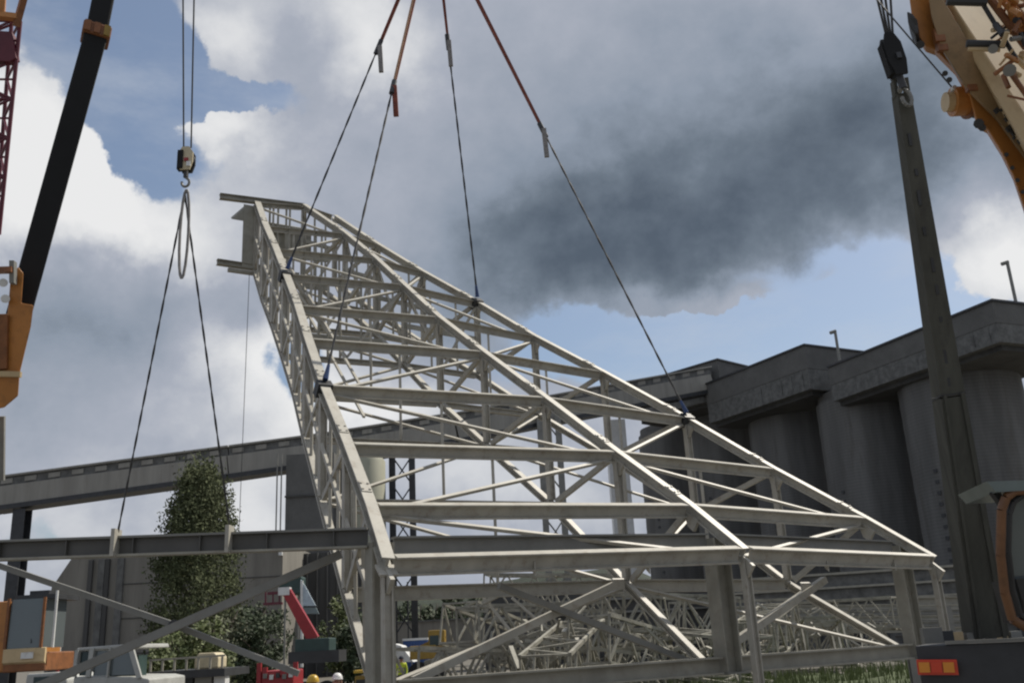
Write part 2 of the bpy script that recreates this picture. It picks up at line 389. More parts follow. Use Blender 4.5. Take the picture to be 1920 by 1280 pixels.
# head houses: long boxes on the silo tops, the left face along the row
def headhouse(pk, le, Z, hgt, depth, label, band, Zl=None):
    r1 = ray(*pk); A = EYE+r1*((Z-2.2)/r1.z); r2 = ray(*le); B = EYE+r2*((Z-2.2)/r2.z)
    d = (B-A).normalized(); nrm = Vector((-d.y, d.x, 0)); nrm = nrm if nrm.x > 0 else -nrm
    t = thing('head_house', (A.x, A.y, 0), label, 'head house', 'head houses on the silo tops')
    def sl(i, z0, z1):
        P = [A-nrm*i-d*i, B-nrm*i, B+nrm*depth, A+nrm*depth-d*i]
        return MB().prism([(p.x, p.y, z0) for p in P], (0, 0, z1-z0))
    sl(0, Z-hgt*.52, Z).build('parapet', CONC2, t); sl(-.05, Z-hgt, Z-hgt*.52-.004).build('lower_band', CONC3, t)
    sl(.18, Z+.004, Z+.22).build('coping', DARK, t)
    L = (B-A).length
    for i in range(int(L/1.8)): MB().box(A+d*(1+i*1.8)+nrm*.12+Vector((0, 0, -hgt*.75)), (.12, .14, hgt*.38), (d, nrm, Vector((0, 0, 1)))).build('rib', CONC3, t)
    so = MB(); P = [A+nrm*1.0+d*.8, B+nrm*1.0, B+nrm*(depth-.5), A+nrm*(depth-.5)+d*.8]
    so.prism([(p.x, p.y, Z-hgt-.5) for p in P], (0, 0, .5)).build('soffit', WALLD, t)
    return A, B
headhouse((1860, 565), (1552, 690), 30.0, 3.9, 13, 'long flat-roofed head house on the silos nearest the right edge', 1)
headhouse((1508, 648), (1322, 722), 33.5, 5.2, 13, 'middle head house, stepped above the nearest one, with a sharp corner', 1)
headhouse((1345, 675), (1188, 722), 37.0, 5.2, 12, 'farthest head house, where the conveyor gallery meets the silos', 1)
for (x, y0, y1, Y, L) in ((1575, 620, 680, 106, 'short vent pipe with a bent top on the roof left of the mast'), (1910, 490, 590, 92, 'tall thin pipe on the silo roof at the right edge')):
    a = atY(x, y1, Y); b = atY(x, y0, Y); t = thing('vent_pipe', (a.x, a.y, a.z-1.5), L, 'pipe')
    MB().tube((a.x, a.y, a.z-1.5), (a.x, a.y, b.z), .17, 8).build('pipe', GALV, t)
    MB().tube((a.x-.6, a.y, b.z-.2), (a.x+.1, a.y, b.z), .2, 8).build('bent_top', GALV, t)

# ================================================================== CONVEYOR GALLERY
cp = [(-90, 918, 941, 100), (0, 905, 930, 101), (430, 852, 866, 104), (600, 828, 843, 106), (850, 785, 805, 110), (1100, 735, 759, 118), (1325, 695, 715, 126)]
PTS = [atY(x, (y0+y1)/2+8, Y) for x, y0, y1, Y in cp]
a0 = PTS[0]; a1 = PTS[-1]
conv = thing('conveyor_gallery', (a0.x, a0.y, 0), 'long enclosed conveyor gallery sloping up from the left to the silo tops', 'conveyor')
hh = 2.9
for i in range(len(PTS)-1):
    a, b = PTS[i], PTS[i+1]; z = Vector((0, 0, 1))
    MB().bar(a-z*.45, b-z*.45, 2.6, 2.0).build('side_panel', CLAD, conv)
    MB().bar(a+z*1.0, b+z*1.0, 2.3, .9).build('window_band', CONC3, conv)
    MB().bar(a+z*1.56, b+z*1.56, 3.0, .2).build('roof', CLAD, conv)
    MB().bar(a-z*1.72, b-z*1.72, 2.8, .5).build('underframe', DARK, conv)
    L = (b-a).length; d = (b-a)/L; k = int(L/2.2)
    for j in range(k):
        p = a+d*(j+.5)*L/k
        MB().box(p+z*1.0+Vector((0, -1.22, 0)), (1.15, .12, .5), (d, Vector((0, 1, 0)), z)).build('panel', CLAD, conv)
def legs(x, ytop, Y, w=.8, label='', cat='support', n=2, mt=None):
    p = atY(x, ytop, Y); t = thing('conveyor_support', (p.x, p.y, 0), label, cat)
    for s in (range(n)):
        q = Vector((p.x+s*2.2, p.y+s*.4, 0)); MB().ibeam(q, q+Vector((0, 0, p.z)), w, w*.8, .08, .06, up=(0, 1, 0)).build('leg', mt or DARK, t)
    if n > 1:
        br = MB(); k = int(p.z/3)
        for i in range(k): z0 = i*p.z/k; z1 = (i+1)*p.z/k; br.bar((p.x, p.y, z0), (p.x+2.2, p.y+.4, z1), .15, .15); br.bar((p.x+2.2, p.y+.4, z0), (p.x, p.y, z1), .15, .15)
        br.build('bracing', mt or DARK, t)
    return t
legs(43, 955, 101, 1.6, 'thick dark post under the left part of the conveyor gallery', n=1)
legs(1011, 775, 113, .9, 'tall steel trestle carrying the conveyor, left of the silos', n=2, mt=GALV)
legs(735, 855, 108, .8, 'dark steel trestle beside the pale tank', n=2)
ch = thing('white_stack', (gx(1152, 128, 820), 128, 0), 'small bright white block between the conveyor and the farthest silo', 'stack')
q = atY(1152, 790, 128); MB().box((q.x, q.y, (q.z)/2+.0), (2.6, 2.6, q.z)).build('shaft', WHITE, ch)

# dark square silo, pale tank, left building
def blockpx(x0, x1, ytop, Y, dep, z0=0):
    a = atY(x0, ytop, Y); b = atY(x1, ytop, Y); return a.x, b.x, (a.z+b.z)/2
x0, x1, z = blockpx(537, 626, 850, 100, 6)
t = thing('grey_silo', ((x0+x1)/2, 102, 0), 'dark square silo under the conveyor, left of the lifted truss', 'silo')
MB().box(((x0+x1)/2, 103, z/2), (x1-x0, 6, z)).build('wall', CONC2, t)
for i in range(4): MB().box(((x0+x1)/2, 99.9, z*(.2+.2*i)), (x1-x0+.1, .25, .18)).build('band', WALLD, t)
MB().bar((x0-.8, 99.5, 0), (x0-.8, 99.5, z), .12, .12).build('ladder_rail', GALV, t); MB().bar((x0-.35, 99.5, 0), (x0-.35, 99.5, z), .12, .12).build('ladder_rail', GALV, t)
x0, x1, z = blockpx(648, 722, 850, 104, 6); r = (x1-x0)/2
t = thing('pale_tank', ((x0+x1)/2, 104, 0), 'pale green-grey round tank seen behind the left chord of the truss', 'tank')
MB().lathe(((x0+x1)/2, 104, 0), [(r, 0), (r, z*.3), (r+.08, z*.3+.05), (r+.08, z*.3+.3), (r, z*.3+.35), (r, z-1), (r*.6, z+.3), (.3, z+.8)], 32).build('shell', mat('tank_paint', (.33, .33, .25), .6, .08, .5), t, smooth=True)
MB().tube((x0+1, 101.6, 0), (x0+1, 101.6, z-1), .12, 6).build('pipe', GALV, t)
x0, x1, z = blockpx(530, 700, 1035, 92, 6)
t = thing('dark_workshop', ((x0+x1)/2, 92, 0), 'dark grey shed behind the red lifting machine', 'building')
MB().box(((x0+x1)/2, 96, z/2), (x1-x0, 8, z)).build('wall', WALLD, t)
for i in range(9): MB().box((x0+(i+.5)*(x1-x0)/9, 91.9, z/2), (.12, .2, z)).build('rib', CONC2, t)
# left concrete building
Yb = 84; xl = gx(92, Yb, 1150); xr = gx(528, Yb, 1150); zt = hz(300, 1028, Yb); zl = hz(92, 1102, Yb); xk = gx(140, Yb, 1050)
t = thing('concrete_building', ((xl+xr)/2, Yb, 0), 'weathered concrete building with a sloped left corner behind the poplar', 'building')
MB().prism([(xl, Yb, 0), (xr, Yb, 0), (xr, Yb, zt), (xk, Yb, zt), (xl, Yb, zl)], (0, 12, 0)).build('wall', WALL, t)
for i, px in enumerate((165, 186, 197, 222)): 
    x = gx(px, Yb); MB().box((x, Yb-.15, zt*.47), (.35+.2*(i % 2), .3, zt*.94)).build('pilaster', CONC3 if i % 2 else WALLD, t)
for i in range(1, 4): MB().box(((xk+xr)/2+2, Yb-.03, zt*i/4), (xr-xk-4, .06, .07)).build('joint', WALLD, t)
MB().box(((xk+xr)/2, Yb-.1, zt+.15), (xr-xk, .5, .3)).build('roof_edge', CONC3, t)
MB().bar((xr-.12, Yb-.3, zt*.9), (xr-.12, Yb-.3, zt), .3, .3).build('downpipe', WHITE, t)
MB().box((xl+1.3, Yb-.1, 1.5), (1.8, .2, 3.0)).build('door', DARK, t)
# low grey shed with long rails, in front of the silos
for (xa, xb, ya, yb_, Y, L, mt, nn, col) in ((1330, 2050, 1088, 1088, 80, 'long low grey shed with horizontal rails in front of the silos', CONC3, 5, PALE),
                               (905, 1335, 1108, 1096, 86, 'low dark shed behind the heaped lattice steel', WALLD, 3, GALV)):
    A = atY(xa, ya, Y); B = atY(xb, yb_, Y-(8 if xa > 1000 else 0)); z = A.z
    t = thing('low_shed', (A.x, A.y, 0), L, 'shed')
    d = Vector((B.x-A.x, B.y-A.y, 0)); nv = Vector((-d.y, d.x, 0)).normalized()
    MB().prism([(A.x, A.y, 0), (B.x, B.y, 0), (B.x+nv.x*6, B.y+nv.y*6, 0), (A.x+nv.x*6, A.y+nv.y*6, 0)], (0, 0, z)).build('wall', mt, t)
    for i in range(nn):
        zz = z*(1-.17*i)-.12; MB().bar((A.x-nv.x*.15, A.y-nv.y*.15, zz), (B.x-nv.x*.15, B.y-nv.y*.15, zz), .3, .16).build('rail', col, t)
    for i in range(14): p = A+d*(i+.5)/14; MB().box((p.x-nv.x*.05, p.y-nv.y*.05, z*.25), (1.4 if i % 3 else .6, .2, z*.3)).build('opening', DARK, t)
# long wall behind the yard, centre
A = atY(735, 1168, 150); t = thing('yard_wall', (A.x, A.y, 0), 'low grey wall beyond the yard, below the wooded hill', 'wall')
z = A.z; MB().box((A.x+14, A.y, z/2), (34, .5, z)).build('wall_face', WALL, t); MB().box((A.x+14, A.y-.1, z+.1), (34.2, .8, .2)).build('coping', CONC3, t)

# trees
tree('poplar_tree', (gx(368, 66), 66, 0), hz(365, 880, 66), 6.0, 'tall poplar with a narrow crown in front of the concrete building', 'tree', POPL, 42000, .13, shape='poplar')
bush = [(430, 62, 3.8, 5.0, 'LEAFG', 'grey-green bushy tree right of the foot of the poplar'), (488, 60, 4.2, 3.6, 'LEAFD', 'dark bush just left of the red boom'),
        (340, 58, 2.6, 4.4, 'LEAF', 'low light green bush under the poplar'), (642, 70, 5.0, 3.0, 'LEAF', 'slim green tree directly left of the big steel column'),
        (668, 66, 3.2, 2.6, 'LEAFD', 'dark shrub at the foot of the slim green tree'), (395, 50, 2.9, 3.0, 'LEAF', 'green shrub below the crossing of the two long braces')]
for px, Y, h_, w_, lm, L in bush: tree('leafy_bush', (gx(px, Y), Y, 0), h_+1.0, w_, L, 'bush', globals()[lm], 3600, .13, low=.02)
NTH = ['first', 'second', 'third', 'fourth', 'fifth', 'sixth', 'seventh', 'eighth', 'ninth', 'tenth', 'eleventh', 'twelfth', 'thirteenth']
for k in range(12):
    px = 742+k*15; Y = 190+random.uniform(-12, 12); hp = hz(px, 1160-min(48, 18+k*4.6), Y)+random.uniform(-.8, .8)
    tree('far_tree', (gx(px, Y), Y, 0), hp, random.uniform(5, 7), NTH[k]+' tree from the left in the dark treeline beyond the yard wall', 'tree', LEAFD, 700, .5, group='trees of the far treeline')

# ================================================================== THE LIFTED TRUSS
az = R(-31); el = R(40)
U = Vector((math.cos(az), -math.sin(az), 0)); AX = Vector((math.sin(az)*math.cos(el), math.cos(az)*math.cos(el), math.sin(el))); NRM = U.cross(AX)
P0 = at(727, 1058, 12.3); ZV = Vector((0, 0, 1))
T = [.05, 1.34, 3.14, 5.28, 7.42, 9.29, 11.36, 13.3, 15.3, 17.7]
SL = [0, .18, .36, .54, .79, 1.03, 1.24, 1.43, 1.59, 1.85]
SM = [6.08, 5.93, 5.51, 5.10, 4.65, 4.32, 4.18, 4.06, 3.80, 3.21]
SR = [10.83, 10.35, 9.52, 8.77, 7.86, 6.94, 6.25, 5.45, 4.80, 4.20]
def loc(s, t, r=0): return P0+U*s+AX*t+NRM*r
UL = [loc(s, t) for s, t in zip(SL, T)]; UM = [loc(s, t, .16) for s, t in zip(SM, T)]; UR = [loc(s, t) for s, t in zip(SR, T)]
HD = [2.55, 2.4, 2.25, 2.0, 1.95, 1.93, 1.95, 2.0, 2.05, 2.1]
LL = [p-ZV*h for p, h in zip(UL, HD)]; LM = [p-ZV*(h+.08) for p, h in zip(UM, HD)]; LR = [p-ZV*h for p, h in zip(UR, HD)]
EB = [at(703, 1292, 13.1), at(1322, 1246, 15.6), at(1688, 1217, 18.7)]      # foot of the end frame
LL[1], LM[1], LR[1] = EB
truss = thing('lifted_steel_truss', P0, 'huge cream steel box truss tapering to its far end, hanging tilted from four slings', 'steel truss')
def part(mb, name, mt=STEEL, par=truss, bev=0): return mb.build(name, mt, par)
for row, w in ((UL, .175), (UM, .15), (UR, .14)):
    for i in range(9): part(MB().ibeam(row[i]-AX*.02*(i == 0), row[i+1], .17, w, .025, .04, up=NRM), 'top_chord')
for row in (LL, LM, LR):
    for i in range(1, 9): part(MB().ibeam(row[i], row[i+1], .13, .12, .03, .03, up=NRM), 'bottom_chord')
def trim(a, b, t=.11):
    d = (b-a).normalized(); return a+d*t, b-d*t
for i in range(10):
    dp = (.25, .22, .21, .21, .2, .19, .18, .17, .16, .16)[i]
    for a, b in ((UL[i], UM[i]), (UM[i], UR[i])):
        a, b = trim(a, b); part(MB().ibeam(a-ZV*.04, b-ZV*.04, dp, .16, .025, .016, up=(NRM*.62+ZV*.5)), 'cross_beam')
    for a, b in ((LL[i], LM[i]), (LM[i], LR[i])):
        if i < 2: continue
        a, b = trim(a, b); part(MB().ibeam(a, b, .22 if i == 2 else .12, .12, .02, .014), 'bottom_beam')
    for a, b in ((UL[i], LL[i]), (UM[i], LM[i]), (UR[i], LR[i])):
        if i == 1: continue
        part(MB().ibeam(a-ZV*.12, b+ZV*.1, .13, .11, .018, .014, up=U), 'post')
    for (a, b, c, d) in ((UL[i], UM[i], LL[i], LM[i]), (UM[i], UR[i], LM[i], LR[i])):
        for f in (() if i in (0, 1) else (.5,) if i < 6 else (.35, .7)):
            p = a.lerp(b, f); q = c.lerp(d, f); part(MB().bar(p-ZV*(dp/2+.04), q+ZV*.08, .05, .05), 'hanger')
        if i and i % 2 == 0: pass
        if i in (6, 7, 8):
            part(MB().bar(b.lerp(a, .03)-ZV*.16, c.lerp(d, .5)+ZV*.08, .06, .06), 'sway_brace')
            part(MB().bar(a.lerp(b, .03)-ZV*.16, c.lerp(d, .5)+ZV*.1, .06, .06), 'sway_brace')
    if 0 < i < 9:
        for row_, w_ in ((UM, .15), (UR, .14), (UL, .175)):
            dd_ = (row_[i+1]-row_[i]).normalized(); xx_ = dd_.cross(NRM).normalized(); nn_ = xx_.cross(dd_)
            part(MB().box(row_[i]+dd_*.45+nn_*.091, (w_*.86, .28, .012), (xx_, dd_, nn_)), 'splice_plate')
            for sx in (-.3, .3):
                for sy in (-.08, .08): part(MB().box(row_[i]+dd_*(.45+sy)+xx_*w_*sx+nn_*.104, (.028, .028, .016), (xx_, dd_, nn_)), 'bolt_head')
    # gusset plates at the nodes
    for p in (UM[i], UR[i], UL[i]): part(MB().prism([p-U*.03-AX*.26-ZV*.06, p-U*.03+AX*.26-ZV*.06, p-U*.03+AX*.1-ZV*.36, p-U*.03-AX*.06-ZV*.36], U*.06), 'gusset')
for i in range(9):
    for up, lo in ((UL, LL), (UM, LM), (UR, LR)):
        if i == 0: continue
        a, b = up[i], lo[i+1]
        a, b = trim(a, b, .14); part(MB().bar(a, b, .075, .10), 'web_diagonal')
    # top-plane and bottom-plane bracing, meeting at every second middle node
    a, b = ((UM[i+1], (UL[i], UR[i])) if i % 2 == 1 else (UM[i], (UL[i+1], UR[i+1])))
    for q in b: 
        s_, e_ = trim(a, q, .12); part(MB().bar(s_-NRM*.10, e_-NRM*.10, .055, .055, up=NRM), 'plan_brace')
    if i == 0: continue
    a, b = ((LM[i+1], (LL[i], LR[i])) if i % 2 == 1 else (LM[i], (LL[i+1], LR[i+1])))
    for q in b:
        s_, e_ = trim(a, q, .12); part(MB().bar(s_, e_, .05, .05, up=NRM), 'plan_brace')
    # walkway stringers in the lower half
    if i > 3:
        p, q = LL[i].lerp(LM[i], .3), LL[i+1].lerp(LM[i+1], .3); part(MB().bar(p+ZV*.5, q+ZV*.5, .05, .05), 'walkway_rail'); part(MB().bar(p+ZV*1.0, q+ZV*1.0, .05, .05), 'walkway_rail')
# side girts on the left face
for i in range(1, 9): 
    a, b = UL[i].lerp(LL[i], .5), UL[i+1].lerp(LL[i+1], .5); part(MB().bar(a-U*.03, b-U*.03, .05, .08), 'side_rail')
    for f in (.33, .66): part(MB().bar(UL[i].lerp(UL[i+1], f)-ZV*.12, LL[i].lerp(LL[i+1], f)+ZV*.08, .05, .05), 'side_stud')
# end plate and projecting beams at the far end
e = UL[9]
part(MB().box(e-ZV*1.05-U*.2, (.35, .05, 1.9), (U, AX, ZV)), 'end_plate', PALE)
part(MB().box(e-ZV*1.0+U*.9+AX*.1, (1.5, .05, .9), (U, AX, ZV)), 'end_plate', PALE)
part(MB().ibeam(e-U*1.05+AX*.05, UM[9]+AX*.05-ZV*.02, .16, .16, .02, .02), 'end_beam', PALE)
part(MB().ibeam(e-U*1.05-ZV*2.0+AX*.05, e+U*.5-ZV*2.0+AX*.05, .16, .16, .02, .02), 'end_beam', PALE)
part(MB().bar(e-U*.75-ZV*2.17, e+U*.3-ZV*2.17, .1, .1), 'end_beam', PALE)
part(MB().prism([e-U*.7-ZV*.62, e-U*.3-ZV*.15, e-U*.3-ZV*.62], AX*.15), 'bracket', PALE)
for i in (6, 7, 8, 9):       # decking panels left between the far frames
    a, b, c, d = LL[i].lerp(LM[i], .1), LL[i].lerp(LM[i], .8), UL[i].lerp(UM[i], .8), UL[i].lerp(UM[i], .1)
    part(MB().bar(a.lerp(d, .25), b.lerp(c, .25), .04, .22), 'deck_edge', PALE); part(MB().bar(a.lerp(d, .62), b.lerp(c, .62), .04, .12), 'deck_edge', PALE)
    for f in (.25, .5, .75): part(MB().bar(a.lerp(b, f), d.lerp(c, f), .05, .05), 'stud', PALE)
    a, b, c, d = LM[i], LR[i], UR[i], UM[i]; part(MB().bar(a.lerp(d, .5), b.lerp(c, .5), .04, .12), 'deck_edge', PALE)
# near end details
part(MB().box(UL[0]-ZV*.1, (.26, .22, .03), (U, AX, NRM)), 'end_cap')
for s in (2.2, 4.2, 8.0, 9.7):   # web stiffeners on the near cross beam
    part(MB().box(loc(s, T[0]-.03)-ZV*.05, (.02, .1, .18), (U, AX, ZV)), 'stiffener')

# ------------------------------------------------------------------ frames under the truss
def frame_beam(par, a, b, h, w, name='beam', mt=STEEL): return MB().ibeam(a, b, h, w, .028, .02).build(name, mt, par)
tops = [loc(.12, .72), loc(6.0, .72, .12), loc(10.6, .72)]
for tp, ft, w in zip(tops, EB, (.32, .33, .29)):
    ft = Vector((tp.x, tp.y, ft.z-.1))
    MB().ibeam(ft, tp-ZV*.13, w, w*.85, .03, .02, up=U).build('end_column', PALE, truss)
    MB().box(ft-ZV*.02, (w+.1, w+.1, .03), (U, AX.cross(U).cross(U)*-1 if False else U.cross(ZV), ZV)).build('base_plate', GALV, truss)
FT = [Vector((tp.x, tp.y, ft.z)) for tp, ft in zip(tops, EB)]
for a, b in ((0, 1), (1, 2)):
    p, q = trim(tops[a], tops[b], .2); part(MB().ibeam(p-ZV*.2, q-ZV*.2, .3, .2, .028, .02), 'end_top_beam', GALV)
    p, q = trim(FT[a], FT[b], .2); part(MB().ibeam(p, q, .26, .22, .028, .02), 'end_bottom_beam', PALE)
def dg(par, x0, y0, d0, x1, y1, d1, w, nm='end_diagonal', mt=STEEL): MB().bar(at(x0, y0, d0), at(x1, y1, d1), w, w, up=(0, 0, 1)).build(nm, mt, par)
dg(truss, 775, 1275, 13.2, 1152, 1096, 15.2, .11)
dg(truss, 935, 1098, 14.0, 1290, 1238, 15.5, .09, mt=GALV)
dg(truss, 1345, 1225, 16.0, 1546, 1086, 17.8, .12)
MB().box(at(1512, 1102, 17.5), (.26, .03, .2), (U, AX, ZV)).build('gusset', STEEL, truss)
MB().box(at(1160, 1094, 15.2), (.22, .03, .16), (U, AX, ZV)).build('gusset', STEEL, truss)
ts = thing('steel_trestle', (at(1700, 1150, 24).x, at(1700, 1150, 24).y, 0), 'small grey steel trestle right of the third end column', 'trestle')
a = at(1690, 1128, 24); b = at(1850, 1124, 24.5)
MB().ibeam(a, b, .22, .2, .03, .03).build('beam', PALE, ts)
for f in (.02, .5, .98): p = a.lerp(b, f); MB().ibeam((p.x, p.y, 0), (p.x, p.y, p.z-.115), .2, .2, .03, .03, up=(0, 1, 0)).build('leg', GALV, ts)
MB().bar(a.lerp(b, .1)-ZV*.15, (a.x+1.1, a.y, .2), .11, .11).build('brace', PALE, ts)

Y1 = 12.9
a = at(-60, 1034, Y1); b = at(690, 1008, Y1)
bm_ = thing('hoisted_beam', a, 'long dark horizontal I-beam hanging from the left hook on two ropes', 'steel beam')
MB().bar(a+ZV*.12, b+ZV*.12, .18, .03).build('top_flange', GALV, bm_); MB().bar(a-ZV*.12, b-ZV*.12, .19, .03).build('bottom_flange', PALE, bm_)  # lower flange paler, its sunlight put into the colour
MB().bar(a, b, .02, .208).build('web', WEB, bm_)
for px, yt in ((220, 1008), (432, 1001)):
    p = at(px, yt, Y1); MB().box(p-ZV*.07-Vector((0, .04, 0)), (.05, .24, .36)).build('lug', STEEL, bm_)
for k in range(6): p = a.lerp(b, (k+.5)/6); MB().box(p, (.014, .15, .2)).build('stiffener', WEB, bm_)
xb = thing('crossed_braces', at(330, 1170, 13.0), 'pair of long steel braces crossing in front of the poplar, joined by a bolt', 'steel brace')
MB().bar(at(40, 1300, 12.6), at(640, 1038, 13.2), .08, .11).build('brace', GALV, xb); 
MB().bar(at(-60, 1040, 13.6), at(330, 1172, 13.2), .07, .08).build('brace', GALV, xb); MB().bar(at(334, 1174, 13.2), at(560, 1262, 13.0), .07, .08).build('brace', GALV, xb)
MB().tube(at(326, 1172, 12.9), at(326, 1172, 13.3), .08, 10).build('bolt', DARK, xb)

# ------------------------------------------------------------------ slings
def rope_pts(a, b, sag=0, n=12):
    return [a.lerp(b, i/n)+Vector((0, 0, -sag*math.sin(math.pi*i/n))) for i in range(n+1)]
def twisted(mb, a, b, r, lay=.5, n=None):
    a, b = Vector(a), Vector(b); L = (b-a).length; d = (b-a)/L; x = d.orthogonal().normalized(); y = d.cross(x)
    n = n or int(L/lay*5)
    for ph in (0, math.pi):
        pts = [a+d*L*i/n+(x*math.cos(ph+i/5*math.pi)+y*math.sin(ph+i/5*math.pi))*r*.42 for i in range(n+1)]
        mb.path(pts, r*.66, 5)
apex = atY(812, -160, 20.2)
sl = [(UL[6], (710, 110), 'far-left lifting sling with a grey strap tail, tied to the far left chord', .33, (708, 120, 162), STRAP),
      (UL[3], (737, 185), 'lifting sling with the tan upper strap, running down to the near left chord', .40, (737, 180, 232), STRAPT),
      (UR[6], (852, 110), 'steep lifting sling ending at the middle of the right chord', .33, (855, 130, 196), STRAP),
      (UR[3], (1018, 250), 'long right-hand lifting sling reaching the near right chord over the silos', .46, (1022, 255, 292), STRAP)]
for P, q, L, f, tail, sm in sl:
    P = P+NRM*.12
    t = thing('lifting_sling', P, L, 'sling', 'slings holding the big truss')
    # the strap ends where the photo shows the shackle
    best = min((abs((lambda r: (r.x/r.y))( (apex.lerp(P, k/200)-EYE)) - (lambda r: r.x/r.y)(ray(*q))), k/200) for k in range(20, 160)) if abs(q[0]-812) > 60 else (0, f)
    J = apex.lerp(P, best[1])
    rp = MB(); twisted(rp, J, P+(apex-P).normalized()*.35, .025); rp.build('wire_rope', ROPE, t)
    sp = MB(); d = (J-apex).normalized(); sp.bar(apex, J, .045, .10, up=(0, 1, 0)); sp.build('strap', sm, t)
    sp2 = MB(); x = d.cross(Vector((0, 1, 0))).normalized()*.07; sp2.bar(apex+x*.8, J+x*.3, .04, .05, up=(0, 1, 0)); sp2.build('strap', STRAP, t)
    sh = MB(); sh.tube(J-d*.18, J+d*.22, .06, 8); sh.build('shackle', DARK, t)
    tl = MB(); tl.bar(J+Vector((.03, -.03, 0)), J+Vector((.06, -.03, -.75)), .11, .07, up=(0, 1, 0)); tl.build('strap_tail', ROPEG if sm is not STRAPT else STRAP, t)
    k = MB(); k.tube(P+(apex-P).normalized()*.05, P+(apex-P).normalized()*.35, .055, 8, .03); k.build('clevis', BLUE, t)
    w = MB()
    for i in range(3): c = P-NRM*.12+AX*(i-1)*.07; w.box(c-ZV*.02, (.27, .05, .27), (U, AX, NRM))
    w.build('choker_wrap', DARK, t)
# left hook block and its ropes
def hook_block(P, s, label, lit, tilt=0, nar=1):
    t = thing('hook_block', P, label, 'hook block')
    ax = Matrix.Rotation(tilt, 3, 'Y'); X, Y_, Z = ax @ Vector((nar, 0, 0)), Vector((0, 1, 0)), ax @ Vector((0, 0, 1.25 if nar < .7 else 1))
    for sgn in (-1, 1):
        pr = [(-.11, -.2), (.11, -.2), (.17, -.05), (.17, .14), (.08, .26), (-.08, .26), (-.17, .14), (-.17, -.05)]
        MB().prism([P+(X*(a_*1.0)+Z*b_*1.0)*s+Y_*(sgn*.07-.015)*s for a_, b_ in pr], Y_*.03*s).build('cheek_plate', lit if sgn < 0 else DARK, t)
    for dx in (-.06, .06): MB().tube(P+X*dx*s-Y_*.05*s+Z*.05*s, P+X*dx*s+Y_*.05*s+Z*.05*s, .12*s*nar, 18).build('sheave', DARK, t)
    MB().box(P-X*.15*s, (.09*s, .12*s, .34*s), (X, Y_, Z)).build('side_weight', BLACKP, t)
    MB().box(P+X*.03*s-Y_*.10*s-Z*.01*s, (.09*s, .03*s, .06*s), (X, Y_, Z)).build('plate', RED if lit is not BLACKP else DARK, t)
    if lit is not BLACKP:
        MB().box(P-X*.105*s-Y_*.10*s, (.12*s, .035*s, .36*s), (X, Y_, Z)).build('side_guard', BLACKP, t); MB().box(P+X*.09*s-Y_*.10*s-Z*.1*s, (.09*s, .03*s, .09*s), (X, Y_, Z)).build('guard_plate', WHITE, t); MB().tube(P+X*.0*s-Y_*.06*s+Z*.2*s, P+X*.0*s+Y_*.06*s+Z*.2*s, .08*s, 14).build('rope_guide', DARK, t)
    MB().tube(P-Z*.2*s, P-Z*.32*s, .045*s, 10).build('swivel', DARK, t)
    hk = MB(); pts = []
    for i in range(11):
        a_ = R(80-i*27); pts.append(P-Z*.42*s+(X*math.cos(a_)+Z*math.sin(a_))*.085*s)
    hk.path([P-Z*.3*s]+pts, .024*s, 7); hk.build('hook', GALV, t, smooth=True)
    return t
HB = at(350, 303, 12.9)
hook_block(HB, .74, 'worn cream and black hook block hanging at the left of the sky', CREAMB, nar=.8)
cr = thing('hoist_rope', HB+ZV*.2, 'pair of thin vertical hoist ropes above the left hook block', 'rope')
for dx, px in ((-.05, 343), (.05, 365)): MB().path([HB+Vector((dx, 0, .2)), at(px, -60, 12.9)], .011, 6).build('rope', ROPE, cr)
for (px, yt, L) in ((220, 1003, 'left dark chain from the left hook down to the long beam'), (432, 996, 'right dark chain from the left hook down to the long beam')):
    p = at(px, yt, Y1); c = MB(); a_ = HB-ZV*.48
    twisted(c, a_, p, .015, .3); o = tag(c.build('lifting_chain', ROPE, org=p), L, 'chain', 'chains of the left hook')
lp = MB(); c0 = HB-ZV*.42; pts = []
for i in range(17):
    t_ = i/16; a_ = math.pi*2*t_; pts.append(c0+Vector((math.sin(a_)*.055+.02, 0, -.63+.63*math.cos(a_))))
lp.path(pts, .019, 7); tag(lp.build('loop_sling', ROPEG, org=c0, smooth=True), 'grey rope loop dangling free below the left hook block', 'sling')
tl = at(470, 525, 25); tw = at(457, 985, 25)
tag(MB().path([LL[9]-U*.15, LL[9]-U*.15+Vector((-.05, 0, -8.2))], .009, 5).build('tag_line', ROPE, org=LL[9]), 'thin tag line hanging straight down from the far end of the truss', 'rope')

# right hook block, ropes, mast
HR = at(1676, 112, 11.2)
hook_block(HR, .98, 'narrow black hook block high at the right, above the olive mast', BLACKP, tilt=-.12, nar=.62)
rr = thing('hoist_rope', HR+ZV*.25, 'bundle of dark hoist ropes above the black right hook block', 'rope')
for i, px in enumerate((1638, 1646, 1656, 1668)): MB().path([HR+Vector((-.03+i*.02, 0, .22)), at(px, -30, 11.2)], .014, 6).build('rope', ROPE, rr)
mt_ = thing('tall_mast', (at(1852, 1195, 11.0).x, at(1852, 1195, 11.0).y, 1.2), 'tall weathered olive steel mast, wide at its foot and narrow below the black hook block', 'mast')
mb_, mtp = at(1852, 1215, 11.0), at(1690, 178, 11.2)
d = mtp-mb_; y_ = Vector((0, 1, 0)); xx = d.cross(y_).normalized()
MB().bar(mb_, mb_+d*.45, .41, .3, up=y_, w2=.285, h2=.24).build('lower_section', OLIVE, mt_)
MB().bar(mb_+d*.452, mtp, .28, .235, up=y_, w2=.165, h2=.16).build('upper_section', OLIVE, mt_)
